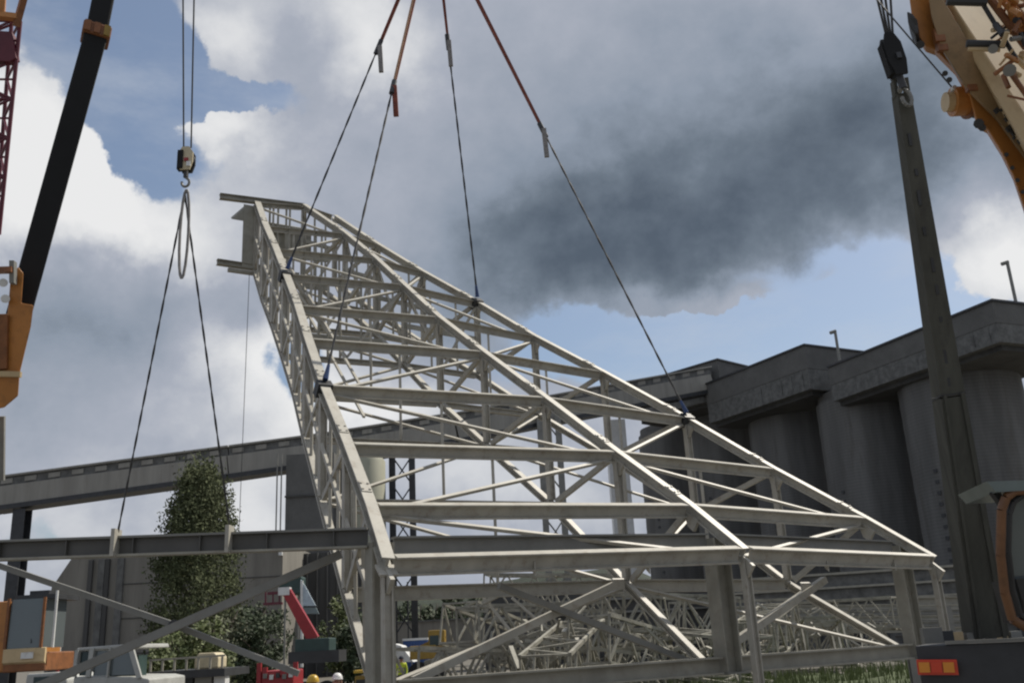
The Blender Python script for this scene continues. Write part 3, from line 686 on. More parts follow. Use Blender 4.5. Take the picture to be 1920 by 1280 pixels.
for k, (f0, f1, off, w) in enumerate(((0, .45, -.14, .04), (0, .45, .14, .03))):
    MB().bar(mb_+d*f0+xx*off-y_*.16, mb_+d*f1+xx*off*.72-y_*.13, w, .04, up=y_).build('edge_strip', OLIVE, mt_)
for k in range(9):
    f = .47+k*.055+random.uniform(-.012, .012); MB().box(mb_+d*f-y_*(.13-.04*f+.0)+xx*random.uniform(-.03, .03), (.035, .02, random.uniform(.06, .2)), (xx, y_, d.normalized())).build('slot_cover', DARK, mt_)
MB().box(mb_+d*.45, (.295, .25, .02), (xx, y_, d.normalized())).build('joint_collar', DARK, mt_)
for s in (-1, 1): MB().box(mtp+xx*s*.07+d.normalized()*.07, (.04, .1, .2), (xx, y_, d.normalized())).build('fork', OLIVE, mt_)
MB().tube(mtp+d.normalized()*.1, HR-ZV*.42, .03, 6).build('shackle', GALV, mt_)

# ================================================================== CRANES
# left crane: black telescopic boom with orange base section
zb = 16.0
A = at(35, 660, zb); B = at(70, 520, zb+.3); C = at(180, 66, zb+1.2); D = at(205, -60, zb+1.6)
lc = thing('crane_boom', A, 'black telescopic crane boom with an orange base section, leaning at the left', 'crane boom')
def boomsec(a, b, w, par, nm, mt, bev=.04, dep=None, w2=None): return MB().bar(a, b, w, dep or w*1.15, up=ray(125, 330), w2=w2, h2=dep).build(nm, mt, par, bevel=bev)
boomsec(at(33, 598, zb+.1), C, .38, lc, 'boom_section', BLACKP, dep=.40); boomsec(C, D, .36, lc, 'boom_tip_section', BLACKP)
dd = (D-C).normalized(); xx2 = dd.cross(ray(125, 330)).normalized(); yy2 = xx2.cross(dd)
MB().box(C, (.47, .47, .24), (xx2, yy2, dd)).build('collar', ORANGED, lc, bevel=.03)
for o_ in (-.16, .0, .16): MB().box(C+xx2*o_-yy2*.25*(1 if yy2.y > 0 else -1), (.1, .05, .2), (xx2, yy2, dd)).build('wear_pad', YELL if o_ < 0 else ORANGED, lc)
pr = [(-60, 590), (14, 588), (20, 520), (34, 500), (44, 512), (40, 568), (63, 572), (58, 612), (37, 700), (34, 742), (8, 764), (-60, 775)]
MB().prism([at(x, y, zb-.35) for x, y in pr], ray(20, 640).normalized()*.6).build('base_section', ORANGE, lc, bevel=.02)
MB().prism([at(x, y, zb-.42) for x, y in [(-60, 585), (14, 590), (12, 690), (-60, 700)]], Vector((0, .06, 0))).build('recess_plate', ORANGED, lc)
MB().prism([at(x, y, zb-.42) for x, y in [(-60, 694), (38, 696), (37, 706), (-60, 704)]], Vector((0, .06, 0))).build('seam', TAN, lc)
MB().prism([at(x, y, zb-.5) for x, y in [(17, 488), (26, 488), (26, 530), (17, 530)]], Vector((0, .1, 0))).build('lug', GALV, lc)
MB().bar(at(-40, 508, zb-.5), at(24, 506, zb-.5), .1, .09).build('cross_rail', ORANGED, lc)
for x, y in ((6, 530), (10, 560)): MB().tube(at(x, y, zb-.5), at(x, y, zb-.3), .07, 10).build('fitting', WHITE, lc)  # white discs painted for bright sky seen through holes
MB().bar(at(4, 780, zb+1), at(3, 900, zb+1), .09, .09).build('support_rod', GALV, lc)
# red lattice mast at the left edge
lm = thing('lattice_mast', at(8, 400, 24), 'dull red lattice mast with an orange head in the upper left corner', 'crane mast')
e0 = [at(38, 40, 24), at(-50, 40, 24), at(22, 40, 25.2), at(-60, 40, 25.2)]; e1 = [at(-2, 440, 24), at(-75, 440, 24), at(-10, 440, 25), at(-80, 440, 25)]
for a_, b_ in zip(e0, e1): MB().tube(a_, b_, .05, 6).build('chord', REDL, lm)
for k in range(11):
    f, f2 = k/11, (k+1)/11
    for (i, j) in ((0, 1), (0, 2), (2, 3)):
        p, q = e0[i].lerp(e1[i], f), e0[j].lerp(e1[j], f2)
        if k % 2: p, q = e0[i].lerp(e1[i], f2), e0[j].lerp(e1[j], f)
        MB().tube(p, q, .035, 5).build('lacing', REDL, lm)
    MB().tube(e0[0].lerp(e1[0], f), e0[1].lerp(e1[1], f), .03, 5).build('lacing', REDL, lm)
MB().prism([at(x, y, 23.9) for x, y in [(-40, 55), (22, 60), (30, 108), (18, 115), (-40, 112)]], Vector((0, .2, 0))).build('splice_plate', REDL, lm)
MB().bar(at(52, -30, 23.8), at(30, 50, 23.8), .14, .16).build('head_strut', ORANGED, lm); MB().bar(at(-30, 26, 23.8), at(36, 34, 23.8), .18, .14).build('head_beam', ORANGE, lm)
MB().bar(at(6, -30, 23.8), at(2, 30, 23.8), .16, .16).build('head_strut', ORANGE, lm)

# right crane boom, upper right corner
rc = thing('crane_boom', at(1850, 200, 7), 'orange and tan crane boom with a winch drum in the upper right corner', 'crane boom')
d0 = 7.0
def pr_(pts, d, dep, nm, mt, bev=.012): return MB().prism([at(x, y, d) for x, y in pts], ray(1850, 200)*0+Vector((dep*.5, dep, dep*.15))).build(nm, mt, rc, bevel=bev)
# main box: shaded side face and sunlit top face
def quad3(pts, nm, mt):
    return MB().quadbox([at(*p) for p in pts]).build(nm, mt, rc, bevel=.01)
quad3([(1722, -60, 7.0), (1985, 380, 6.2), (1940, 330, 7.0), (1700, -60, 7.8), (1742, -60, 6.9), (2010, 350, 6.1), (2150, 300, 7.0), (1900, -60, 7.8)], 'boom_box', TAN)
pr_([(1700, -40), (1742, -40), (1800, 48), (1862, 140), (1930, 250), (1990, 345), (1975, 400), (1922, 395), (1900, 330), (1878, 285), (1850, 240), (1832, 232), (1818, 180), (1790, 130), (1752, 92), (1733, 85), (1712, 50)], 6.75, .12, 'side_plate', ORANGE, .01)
pr_([(1736, -40), (1748, -40), (1772, 5), (1819, 84), (1920, 228), (1985, 322), (1985, 350), (1925, 300), (1868, 222), (1812, 165), (1764, 88), (1746, 30)], 6.66, .05, 'side_face', mat('tan_painted_shade', (.27, .185, .095), .5, .2, 3, dirt=(.1, .07, .04)), .006)  # brown stands for the shade on the tan box's side
pr_([(1700, 20), (1712, 26), (1720, 40), (1722, 62), (1716, 66), (1706, 52), (1702, 40)], 6.6, .2, 'sheave', DARK)
for x, y, r_ in ((1712, 42, .03), (1726, 84, .028), (1772, 138, .02), (1780, 150, .02), (1835, 232, .035), (1842, 240, .025), (1887, 290, .015), (1898, 315, .015), (1908, 338, .015), (1918, 360, .015)):
    MB().tube(at(x, y, 6.75), at(x, y, 6.6), r_, 8).build('bolt', DARK, rc)
for x, y in ((1760, 68), (1765, 85), (1820, 160)): MB().box(at(x, y, 6.68), (.07, .04, .1)).build('bracket', ORANGED, rc)
# dark lettering on the side plate, too worn and small to read
ld = (at(1945, 290, 6.62)-at(1868, 190, 6.62)).normalized(); lu = ld.cross(Vector((0, 1, 0))).normalized()
rl = random.Random(3)
for k in range(15):
    p = at(1872+k*4.6+rl.uniform(-3, 3), 206+k*6.6+rl.uniform(-3, 3), 6.55)+lu*rl.uniform(-.035, .035)
    MB().box(p, (rl.uniform(.012, .05), .015, rl.uniform(.012, .05)), (ld, Vector((0, 1, 0)), lu)).build('worn_lettering', DARK, rc)
# winch drum on the left of the boom
wa, wb_ = at(1772, 192, 6.9), at(1868, 186, 6.9)
wd = (wb_-wa).normalized()
for a_, b_, r_, mt, nm in ((0, .05, .07, TAN, 'hub'), (.05, .15, .105, ORANGE, 'drum'), (.15, .17, .13, ORANGED, 'drum_flange'), (.17, .21, .12, DARK, 'brake_band'), (.21, .24, .125, ORANGED, 'drum_flange'), (.24, .37, .08, ORANGED, 'axle')):
    MB().tube(wa+wd*a_, wa+wd*b_, r_, 24).build(nm, mt, rc, smooth=True)
MB().tube(wa+wd*.05+Vector((0, -.04, .07)), wa+wd*.05+Vector((0, -.08, .07)), .018, 8).build('grease_nipple', WHITE, rc)
# fittings on the sunlit face
for (x0_, y0_, x1_, y1_, w_, mt, nm) in ((1812, 82, 1885, 84, .05, DARK, 'crossbar'), (1815, 92, 1875, 94, .03, TAN, 'crossbar'), (1850, -10, 1925, 90, .05, ORANGED, 'hose'), (1868, -15, 1935, 55, .06, ORANGE, 'hose'),
                                        (1838, 0, 1905, 110, .03, DARK, 'hose'), (1890, 130, 1940, 200, .035, ORANGED, 'hose'), (1775, 2, 1850, 4, .06, DARK, 'crossbar')):
    MB().tube(at(x0_, y0_, 6.25), at(x1_, y1_, 6.2), w_*.5, 8).build(nm, mt, rc)
for (x, y, r_) in ((1862, 92, .03), (1886, 62, .022), (1893, 132, .04)):
    MB().tube(at(x, y, 6.2), at(x, y, 6.1), r_, 12).build('fitting', GALV, rc)
rq = random.Random(5)
for k in range(34):
    x_, y_ = rq.uniform(1872, 1935), rq.uniform(-8, 78)
    if k > 24: x_, y_ = rq.uniform(1885, 1935), rq.uniform(80, 190)
    p = at(x_, y_, rq.uniform(6.05, 6.3)); v_ = Vector((rq.gauss(0, 1), rq.gauss(0, .6), rq.gauss(0, 1))).normalized()*rq.uniform(.025, .09)
    MB().tube(p-v_, p+v_, rq.uniform(.008, .024), 7).build('hydraulic_fitting', rq.choice((ORANGED, ORANGED, DARK, TAN, GALV, ORANGE)), rc)
MB().path([at(1640, -5, 7.3), at(1790, 170, 6.9)], .006, 5).build('cable', ROPE, rc)

# right vehicle: dark deck with lamps and a cab
dk = thing('crane_carrier', (at(1820, 1230, 10).x, 10, 0), 'dark crane carrier deck with red and amber rear lamps at the lower right', 'crane truck')
pa, pb = at(1716, 1210, 10.2), at(2050, 1212, 9.4)
dv = Vector((pb.x-pa.x, pb.y-pa.y, 0)).normalized(); nv = Vector((-dv.y, dv.x, 0)); zt_ = pa.z
MB().prism([(pa.x, pa.y, zt_-.55), (pb.x, pb.y, zt_-.55), (pb.x+nv.x*2.2, pb.y+nv.y*2.2, zt_-.55), (pa.x+nv.x*2.2, pa.y+nv.y*2.2, zt_-.55)], (0, 0, .55)).build('deck', DARK, dk, bevel=.01)
MB().bar(Vector((pa.x, pa.y, zt_+.02))+dv*.3-nv*.01, Vector((pb.x, pb.y, zt_+.02))-nv*.01, .05, .035).build('deck_rim', GALV, dk)
for i, (xa, xb, mts) in enumerate(((1719, 1795, (LENSA, LENSR, LENSA)), (1912, 1975, (LENSR, LENSA, LENSR)))):
    L0, L1 = at(xa, 1250, 10.0), at(xb, 1250, 9.85)
    lam = MB().bar(L0+nv*.03, L1+nv*.03, .05, .15).build('rear_lamp', LENSR, dk)
    for k, mm_ in enumerate(mts): MB().bar(L0.lerp(L1, .06+k*.3)-nv*.012, L0.lerp(L1, .33+k*.3)-nv*.012, .03, .10).build('lens', mm_, lam)
for x in (1760, 1850): p = at(x, 1300, 10.6); MB().tube((p.x, p.y+.3, .5), (p.x+.25, p.y+.9, .5), .5, 20).build('wheel', TYRE, dk)
for k in range(7):
    x = 1745+k*26+random.uniform(-6, 6); p = at(x, 1198, 10.9); MB().box(p+Vector((0, 0, .02)), (.12+.1*random.random(), .1, .08+.14*random.random())).build('deck_fitting', (GALV, DARK, TAN)[k % 3], dk)
cab = thing('operator_cab', at(1905, 1190, 9.2), 'operator cab with an orange rounded window frame and teal roof at the right edge', 'cab')
cpn = [(1935, 918), (1902, 920), (1886, 932), (1878, 955), (1876, 1040), (1884, 1110), (1898, 1160), (1935, 1182)]
fr_ = MB(); fr_.path([at(x, y, 8.9) for x, y in cpn]+[at(2040, 1185, 8.8), at(2045, 915, 8.8), at(1935, 918, 8.9)], .042, 10); fr_.build('window_frame', mat('brown_frame_paint', (.17, .08, .035), .5, .25, 4, dirt=(.07, .035, .02)), cab, smooth=True)
fr2 = MB(); fr2.path([at(x+14, y+(8 if y < 1000 else -8), 8.95) for x, y in cpn], .03, 8); fr2.build('window_seal', DARK, cab, smooth=True)
MB().prism([at(x, y, 9.0) for x, y in [(1892, 935), (2038, 930), (2038, 1175), (1930, 1172), (1895, 1100), (1888, 960)]], Vector((0, .02, 0))).build('window', GLASS, cab)
MB().prism([at(x, y, 8.95) for x, y in [(1905, 1085), (2038, 1075), (2038, 1170), (1930, 1166)]], Vector((0, .5, 0))).build('seat', DARK, cab)
MB().prism([at(x, y, 8.85) for x, y in [(1850, 902), (2060, 896), (2060, 912), (1868, 922)]], Vector((.3, 1.3, .05))).build('roof', TEAL, cab)
MB().bar(at(1862, 920, 9), at(1880, 945, 9), .05, .08).build('bracket', DARK, cab)

# ================================================================== YARD: vehicles and gear
# left orange crane cab
Y = 25; zf = lambda y: hz(50, y, Y)
xa, xb_ = gx(10, Y, 1200), gx(88, Y, 1200)
oc = thing('crane_cab', (xa, Y, 0), 'orange crane cab with a tall glass front at the lower left edge', 'cab')
MB().box(((xa+xb_)/2, Y+.8, (zf(1255)+zf(1226))/2), (xb_-xa, 1.6, zf(1226)-zf(1262))).build('lower_panel', ORANGED, oc, bevel=.03)
MB().prism([(xa, Y-.05, zf(1240)), (xa, Y-.05, zf(1215)), (xa, Y+.02, zf(1214)), (xa, Y+.1, zf(1250))], (xb_-xa, 0, 0)).build('lit_panel_top', TAN, oc)  # sunlit top of the lower panel, painted as a tan strip
MB().box(((xa+xb_)/2+.1, Y-.08, zf(1228)), (.3, .04, .15)).build('plate', WHITE, oc)
MB().prism([(xa+.04, Y+.02, zf(1214)), (xa+.04, Y+.05, zf(1122)), (xa+.04, Y+1.3, zf(1122)), (xa+.04, Y+1.3, zf(1214))], (xb_-xa-.22, 0, 0)).build('windscreen', GLASS, oc)
MB().box(((xa+xb_)/2, Y+.95, zf(1118)), (xb_-xa, 1.4, .12)).build('roof', DARK, oc)
MB().box(((xa+xb_)/2-.1, Y+.9, zf(1110)), (.5, .5, .16)).build('roof_unit', DARK, oc)
for x in (xa, xb_-.14): MB().bar((x, Y-.0, zf(1214)), (x, Y+.0, zf(1120)), .06, .06).build('pillar', ORANGED, oc)
MB().bar((xa+.65, Y, zf(1205)), (xa+.5, Y+.3, zf(1135)), .02, .02).build('wiper', DARK, oc)
MB().bar((xb_+.06, Y+.2, zf(1215)), (xb_+.06, Y+.2, zf(1108)), .05, .05).build('mirror_post', WHITE, oc)
MB().box((xa-1.2, Y+1.6, zf(1190)), (2.35, 3.0, zf(1128)-zf(1262))).build('machine_house', ORANGE, oc, bevel=.04)
MB().box((xa-1.0, Y+2, .8), (3, 5, 1.0)).build('chassis', DARK, oc)
for i in (-2.2, -.4, 1.0): MB().tube((xa+i, Y+.3, .55), (xa+i, Y+.8, .55), .55, 20).build('wheel', TYRE, oc)
# white truck cabin
Y = 21; X = lambda px: gx(px, Y, 1240); Zp = lambda px, y: hz(px, y, Y)
tk = thing('white_truck', (X(200), Y, 0), 'white truck cabin with a slanted windscreen behind the long brace, lower left', 'truck')
MB().prism([(X(140), Y, .7), (X(285), Y, .7), (X(282), Y, Zp(280, 1272)), (X(262), Y, Zp(262, 1268)), (X(140), Y, Zp(140, 1268))], (0, 2.2, 0)).build('body', PALEW, tk, bevel=.03)
MB().prism([(X(142), Y, Zp(142, 1214)), (X(244), Y, Zp(244, 1206)), (X(246), Y, Zp(244, 1214)), (X(142), Y, Zp(142, 1220))], (0, 2.2, 0)).build('roof', PALEW, tk, bevel=.02)
for xa_, ya, xb2, yb2, w in ((144, 1218, 142, 1268, .07), (172, 1214, 168, 1268, .09), (243, 1210, 264, 1270, .10), (206, 1213, 204, 1268, .03)):
    MB().bar((X(xa_), Y-.01, Zp(xa_, ya)), (X(xb2), Y-.01, Zp(xb2, yb2)), w, .08, up=(0, 1, 0)).build('pillar', PALEW, tk)
MB().prism([(X(148), Y+.06, Zp(148, 1266)), (X(166), Y+.06, Zp(166, 1266)), (X(168), Y+.06, Zp(168, 1220)), (X(148), Y+.06, Zp(148, 1222))], (0, .03, 0)).build('window', GLASSD, tk)
MB().prism([(X(174), Y+.06, Zp(174, 1266)), (X(256), Y+.06, Zp(256, 1264)), (X(240), Y+.06, Zp(240, 1216)), (X(176), Y+.06, Zp(176, 1220))], (0, .03, 0)).build('window', GLASS, tk)
MB().box((X(210), Y+.9, Zp(210, 1255)), (.6, .5, .55)).build('seat', GREEND, tk)
for x in (150, 262): MB().tube((X(x), Y-.02, .5), (X(x), Y+.3, .5), .5, 20).build('wheel', TYRE, tk)
# white van bonnet left of it
t = thing('silver_van', (gx(95, 24), 24, 0), 'pale silver van roof low beside the orange cab', 'van')
MB().prism([(gx(55, 24), 24, .6), (gx(138, 24), 24, .6), (gx(136, 24), 24, hz(130, 1272, 24)), (gx(118, 24), 24, hz(118, 1258, 24)), (gx(60, 24), 24, hz(60, 1262, 24))], (0, 1.8, 0)).build('body', PALEW, t, bevel=.05)
MB().prism([(gx(75, 24), 23.98, hz(75, 1280, 24)), (gx(116, 24), 23.98, hz(116, 1282, 24)), (gx(110, 24), 23.98, hz(110, 1266, 24)), (gx(75, 24), 23.98, hz(75, 1268, 24))], (0, .02, 0)).build('window', GLASSD, t)
for x in (72, 124): MB().tube((gx(x, 24), 23.95, .35), (gx(x, 24), 24.2, .35), .35, 18).build('wheel', TYRE, t)
# red and white post
t = thing('marker_post', (gx(117, 30), 30, 0), 'red and white striped marker post right of the orange cab', 'post')
z1 = hz(117, 1212, 30)
for k in range(5): MB().tube((gx(117, 30), 30, z1*k/5), (gx(117, 30), 30, z1*(k+1)/5), .05, 8).build('stripe', WHITE if k % 2 == 0 else RED, t)
# flatbed with gear and a cream block
Y = 27
t = thing('flatbed_trailer', (gx(340, Y), Y, 0), 'grey flatbed trailer with railings standing below the green shrub', 'trailer')
zt2 = hz(340, 1256, Y)
MB().box(((gx(285, Y)+gx(425, Y))/2, Y+1.2, zt2-.1), (gx(425, Y)-gx(285, Y), 2.4, .2)).build('deck', DARK, t)
for k in range(7): x = gx(288+k*22, Y); MB().bar((x, Y, zt2), (x, Y, hz(300, 1236, Y)), .05, .05).build('rail_post', PALE, t)
MB().bar((gx(285, Y), Y, hz(300, 1236, Y)), (gx(425, Y), Y, hz(300, 1234, Y)), .05, .05).build('rail', PALE, t)
for k in range(5): x = gx(292+k*30, Y); MB().box((x, Y+.4, zt2-.45), (.3+.15*(k % 2), .4, .5)).build('side_box', (GALV, WHITE, DARK)[k % 3], t)
for k in (295, 330, 400): MB().tube((gx(k, Y), Y+.1, .45), (gx(k, Y), Y+.45, .45), .45, 18).build('wheel', TYRE, t)
a_ = gx(357, Y); b_ = gx(402, Y)
tag(MB().prism([(a_, Y+.5, zt2+.005), (b_, Y+.5, zt2+.005), (b_, Y+.5, zt2+.3), (b_-.12, Y+.5, zt2+.42), (a_+.1, Y+.5, zt2+.42), (a_, Y+.5, zt2+.25)], (0, .8, 0)).build('cream_bag', CREAMB, org=(a_, Y+.5, zt2), bevel=.04), 'cream wrapped load lying on the flatbed trailer', 'load')
# red boom lift
Y = 44; X = lambda px, y=1200: gx(px, Y, y); Z_ = lambda px, y: hz(px, y, Y)
bl = thing('boom_lift', (X(590), Y, 0), 'red boom lift with a dark green body in front of the dark shed', 'boom lift')
P = lambda px, y, Yo=0: atY(px, y, Y+Yo)
MB().bar(P(538, 1108), P(588, 1198), .38, .34, up=(0, 1, 0), w2=.5, h2=.34).build('boom', RED, bl)
MB().bar(P(560, 1160, .3), P(592, 1196, .3), .12, .12, up=(0, 1, 0)).build('lift_cylinder', GALV, bl)
MB().box(P(534, 1108), (.5, .4, .34)).build('boom_head', WHITE, bl)
MB().bar(P(502, 1112), P(530, 1110), .12, .12).build('jib', REDL, bl)
for dx in (498, 512, 524): MB().bar(P(dx, 1132), P(dx, 1108), .06, .06).build('basket_post', REDL, bl)
MB().bar(P(496, 1132), P(528, 1130), .5, .1).build('basket_floor', REDL, bl)
MB().box(P(592, 1215, .5), (1.5, 1.6, .85)).build('body', GREEND, bl, bevel=.04)
MB().box(P(598, 1200, .5), (1.0, 1.0, .2)).build('turntable', PALE, bl)
MB().box(P(596, 1230, .5), (2.2, 1.8, .5)).build('chassis', DARK, bl)
for x in (572, 616): p = P(x, 1238); MB().tube((p.x, Y-.5, .5), (p.x, Y-.1, .5), .5, 18).build('wheel', TYRE, bl)
# white lorry crane with blue-white panels behind the lift
t = thing('striped_sign', (gx(572, 50), 50, 0), 'white and blue triangular panel rising behind the red boom', 'sign')
P2 = lambda px, y: atY(px, y, 50)
MB().prism([P2(564, 1135), P2(592, 1135), P2(572, 1098), P2(564, 1086)], Vector((0, .1, 0))).build('upper_panel', mat('pale_blue', (.42, .50, .56), .6, .2, 4), t)
MB().prism([P2(564, 1150), P2(598, 1150), P2(592, 1138), P2(564, 1138)], Vector((0, .1, 0))).build('lower_panel', TEAL, t)
MB().bar(P2(566, 1250), P2(566, 1088), .12, .12).build('post', WHITE, t)
# dark equipment cluster beneath
t = thing('dark_tank', (gx(550, 56), 56, 0), 'dark blue-black tank on a stand left of the red boom top', 'tank')
MB().box(atY(548, 1098, 56), (1.3, 1.2, 1.0)).build('shell', GREEND, t, bevel=.1)
MB().bar(atY(535, 1110, 56), (gx(535, 56), 56, 0), .1, .1).build('leg', GALV, t); MB().bar(atY(560, 1110, 56), (gx(560, 56), 56, 0), .1, .1).build('leg', GALV, t)
# red machine bottom
Y = 22
t = thing('red_machine', (gx(525, Y), Y, 0), 'dark red machine with upright posts at the bottom edge left of the column', 'machine')
a_, b_ = gx(492, Y), gx(552, Y); z1 = hz(520, 1256, Y)
MB().box(((a_+b_)/2, Y+.5, z1/2+.15), (b_-a_, 1, z1-.3)).build('body', RED, t, bevel=.03)
for px, y_ in ((489, 1242), (500, 1250), (556, 1240), (532, 1247)): MB().bar((gx(px, Y), Y, 0 if px == 489 else z1-.1), (gx(px, Y), Y, hz(px, y_, Y)), .09, .09).build('post', RED, t)
for k in range(5): MB().box((a_+.1+k*.14, Y-.02, z1-.1-.03*(k % 2)), (.08, .06, .1)).build('fitting', (GALV, WHITE, DARK)[k % 3], t)
for x in (a_+.1, b_-.1): MB().tube((x, Y-.1, .25), (x, Y+.1, .25), .25, 14).build('wheel', TYRE, t)
# yellow equipment box by the column
Y = 20; t = thing('equipment_box', (gx(677, Y), Y, 0), 'yellow and brown equipment box at the foot of the big column', 'box')
a_, b_ = gx(665, Y), gx(690, Y); z1 = hz(677, 1256, Y)
MB().box(((a_+b_)/2, Y+.2, z1/2-.05), (b_-a_, .4, z1-.1)).build('body', YELL, t, bevel=.02); MB().box(((a_+b_)/2, Y+.2, z1-.02), (b_-a_+.04, .44, .05)).build('lid', HELY, t)
MB().box(((a_+b_)/2, Y-.01, z1-.22), (b_-a_-.06, .02, .1)).build('panel', DARK, t)
# tent, container, loader behind the frame
Y = 75; t = thing('white_tent', (gx(755, Y), Y, 0), 'small white peaked canopy just right of the big column', 'tent')
MB().prism([atY(738, 1206, Y), atY(752, 1210, Y), atY(775, 1240, Y), atY(738, 1240, Y)], Vector((0, 3, 0))).build('cover', WHITE, t)
for px in (740, 772): MB().bar((gx(px, Y), Y, 0), atY(px, 1239, Y), .08, .08).build('pole', GALV, t)
Y = 80; a_, b_ = gx(755, Y), gx(800, Y); z1 = hz(775, 1200, Y)
t = thing('blue_container', ((a_+b_)/2, Y, 0), 'blue container with a pale roof behind the white canopy', 'container')
MB().box(((a_+b_)/2, Y+1.2, z1/2), (b_-a_, 2.4, z1)).build('body', BLUEC, t); MB().box(((a_+b_)/2, Y+1.2, z1+.09), (b_-a_+.1, 2.5, .17)).build('roof', WHITE, t)
for k in range(8): MB().box((a_+(k+.5)*(b_-a_)/8, Y-.04, z1*.5), (.1, .08, z1*.9)).build('rib', BLUEC, t)
Y = 62; t = thing('yellow_loader', (gx(808, Y), Y, 0), 'yellow wheel loader half hidden behind the heap of steel', 'loader')
MB().box(atY(795, 1222, Y), (1.6, 1.4, .8)).build('body', YELL, t, bevel=.05); MB().box(atY(820, 1198, Y), (1.0, 1.2, 1.1)).build('cab', YELL, t, bevel=.05)
MB().box(atY(816, 1200, Y)+Vector((0, -.62, 0)), (.55, .04, .6)).build('window', GLASSD, t)
MB().bar(atY(785, 1215, Y), atY(835, 1190, Y), .25, .25).build('arm', YELL, t)
for px in (788, 815): p = atY(px, 1240, Y); MB().tube((p.x, Y-.9, .65), (p.x, Y-.5, .65), .65, 20).build('wheel', TYRE, t)
# poles and wires, left
t = thing('lamp_post', (gx(770, 140), 140, 0), 'thin grey lattice post rising beyond the yard wall', 'post')
for dx in (0, .9): MB().bar((gx(765, 140)+dx, 140, 0), (gx(765, 140)+dx, 140, hz(765, 1090, 140)), .18, .18).build('leg', DARK, t)

# heap of lattice steel
def lattice(L, w, h, name, label, group):
    t = thing(name, (0, 0, 0), label, 'lattice section', group)
    c = [(-w/2, 0), (w/2, 0), (w/2, h), (-w/2, h)]
    for (y, z) in c: MB().bar((-L/2, y, z+.06), (L/2, y, z+.06), .12, .12).build('chord', HEAP, t)
    n_ = 6
    for (i, j) in ((0, 1), (1, 2), (2, 3), (3, 0)):
        for k in range(n_):
            x0_, x1_ = -L/2+L*k/n_, -L/2+L*(k+1)/n_
            a_, b_ = (c[i], c[j]) if k % 2 else (c[j], c[i])
            MB().bar((x0_, a_[0], a_[1]+.06), (x1_, b_[0], b_[1]+.06), .075, .075).build('lacing', HEAP, t)
    for x_ in (-L/2, 0, L/2):
        for (i, j) in ((0, 1), (1, 2), (2, 3), (3, 0)): MB().bar((x_, c[i][0], c[i][1]+.06), (x_, c[j][0], c[j][1]+.06), .07, .07).build('strut', HEAP, t)
    return t
proto = lattice(6.5, 1.7, 1.6, 'lattice_section', '', 'lattice sections heaped in the yard')
sp = [(885, 38, 0, 12, 42, 'leftmost lattice section of the heap, beside the yellow loader'), (960, 40, 0, -30, 5, 'lattice section lying flat at the left of the heap'),
      (1000, 42, 1.9, 0, 35, 'upper left lattice section lying across the heap'), (1090, 39, 0, 0, -20, 'lattice section in the heap under the peak of the frame diagonals'),
      (1130, 43, 1.9, 20, -15, 'upper lattice section directly behind the meeting point of the frame diagonals'), (1230, 41, 0, -15, 12, 'lattice section of the heap left of the middle column'),
      (1260, 45, 1.9, 10, 30, 'topmost lattice section left of the middle column'), (1400, 50, 0, 0, -12, 'lattice section lying just right of the middle column'),
      (1480, 53, 0, 10, 25, 'lattice section behind the crossing right-hand diagonals'), (1560, 54, 1.7, 0, -30, 'upper lattice section right of the crossing diagonals'),
      (930, 44, .9, 35, 60, 'steeply tipped lattice section at the back left of the heap'), (1180, 38, .3, 25, 55, 'lattice section standing on edge in the middle of the heap'),
      (1060, 36.5, .1, -28, 75, 'nearest lattice section of the heap, seen almost end on'), (1300, 40, .2, 14, -60, 'lattice section half hidden by the middle column'),
      (1440, 47, .8, -22, 65, 'tipped lattice section below the right-hand diagonal'), (1530, 48, .2, 18, 80, 'end-on lattice section at the right of the heap'),
      (1370, 55, 1.9, 5, -20, 'lattice section showing over the others right of the middle column'),
      (1620, 52, 0, 20, 8, 'rightmost lattice section, near the third column'), (1040, 47, 3.2, 10, -8, 'highest lattice section at the back of the heap')]
for k, (px, Y, z0_, tilt, rz, L) in enumerate(sp):
    o = proto if k == 0 else copy_tree(proto)
    o.location = (gx(px, Y), Y, z0_+.05+abs(math.sin(R(tilt)))*1.0); o.rotation_euler = (0, R(tilt*.35), R(rz)); o['label'] = L
# loose beams leaning on the heap
lo2 = [(900, 1112, 1000, 1235, .09, 37.5), (945, 1110, 905, 1130, .12, 37), (1058, 1180, 1080, 1235, .16, 36), (1082, 1195, 1068, 1228, .18, 36.3), (1195, 1165, 1135, 1230, .07, 37), (1200, 1165, 1262, 1228, .07, 37),
       (1095, 1160, 1150, 1232, .07, 38), (1245, 1120, 1258, 1190, .06, 38), (1420, 1130, 1470, 1165, .09, 48), (1400, 1160, 1440, 1152, .08, 47), (1540, 1165, 1620, 1215, .08, 50), (1500, 1140, 1590, 1200, .07, 50),
       (1440, 1150, 1450, 1215, .07, 48), (985, 1200, 1200, 1225, .1, 36), (960, 1120, 1040, 1190, .08, 38), (1350, 1140, 1330, 1220, .08, 47), (1600, 1150, 1560, 1215, .08, 50)]
lbl = ['loose angle bar leaning at the upper left of the heap', 'short bright bar catching the sun on the heap', 'loose beam standing at a steep tilt in the middle of the heap', 'small bright plate hanging in the heap']
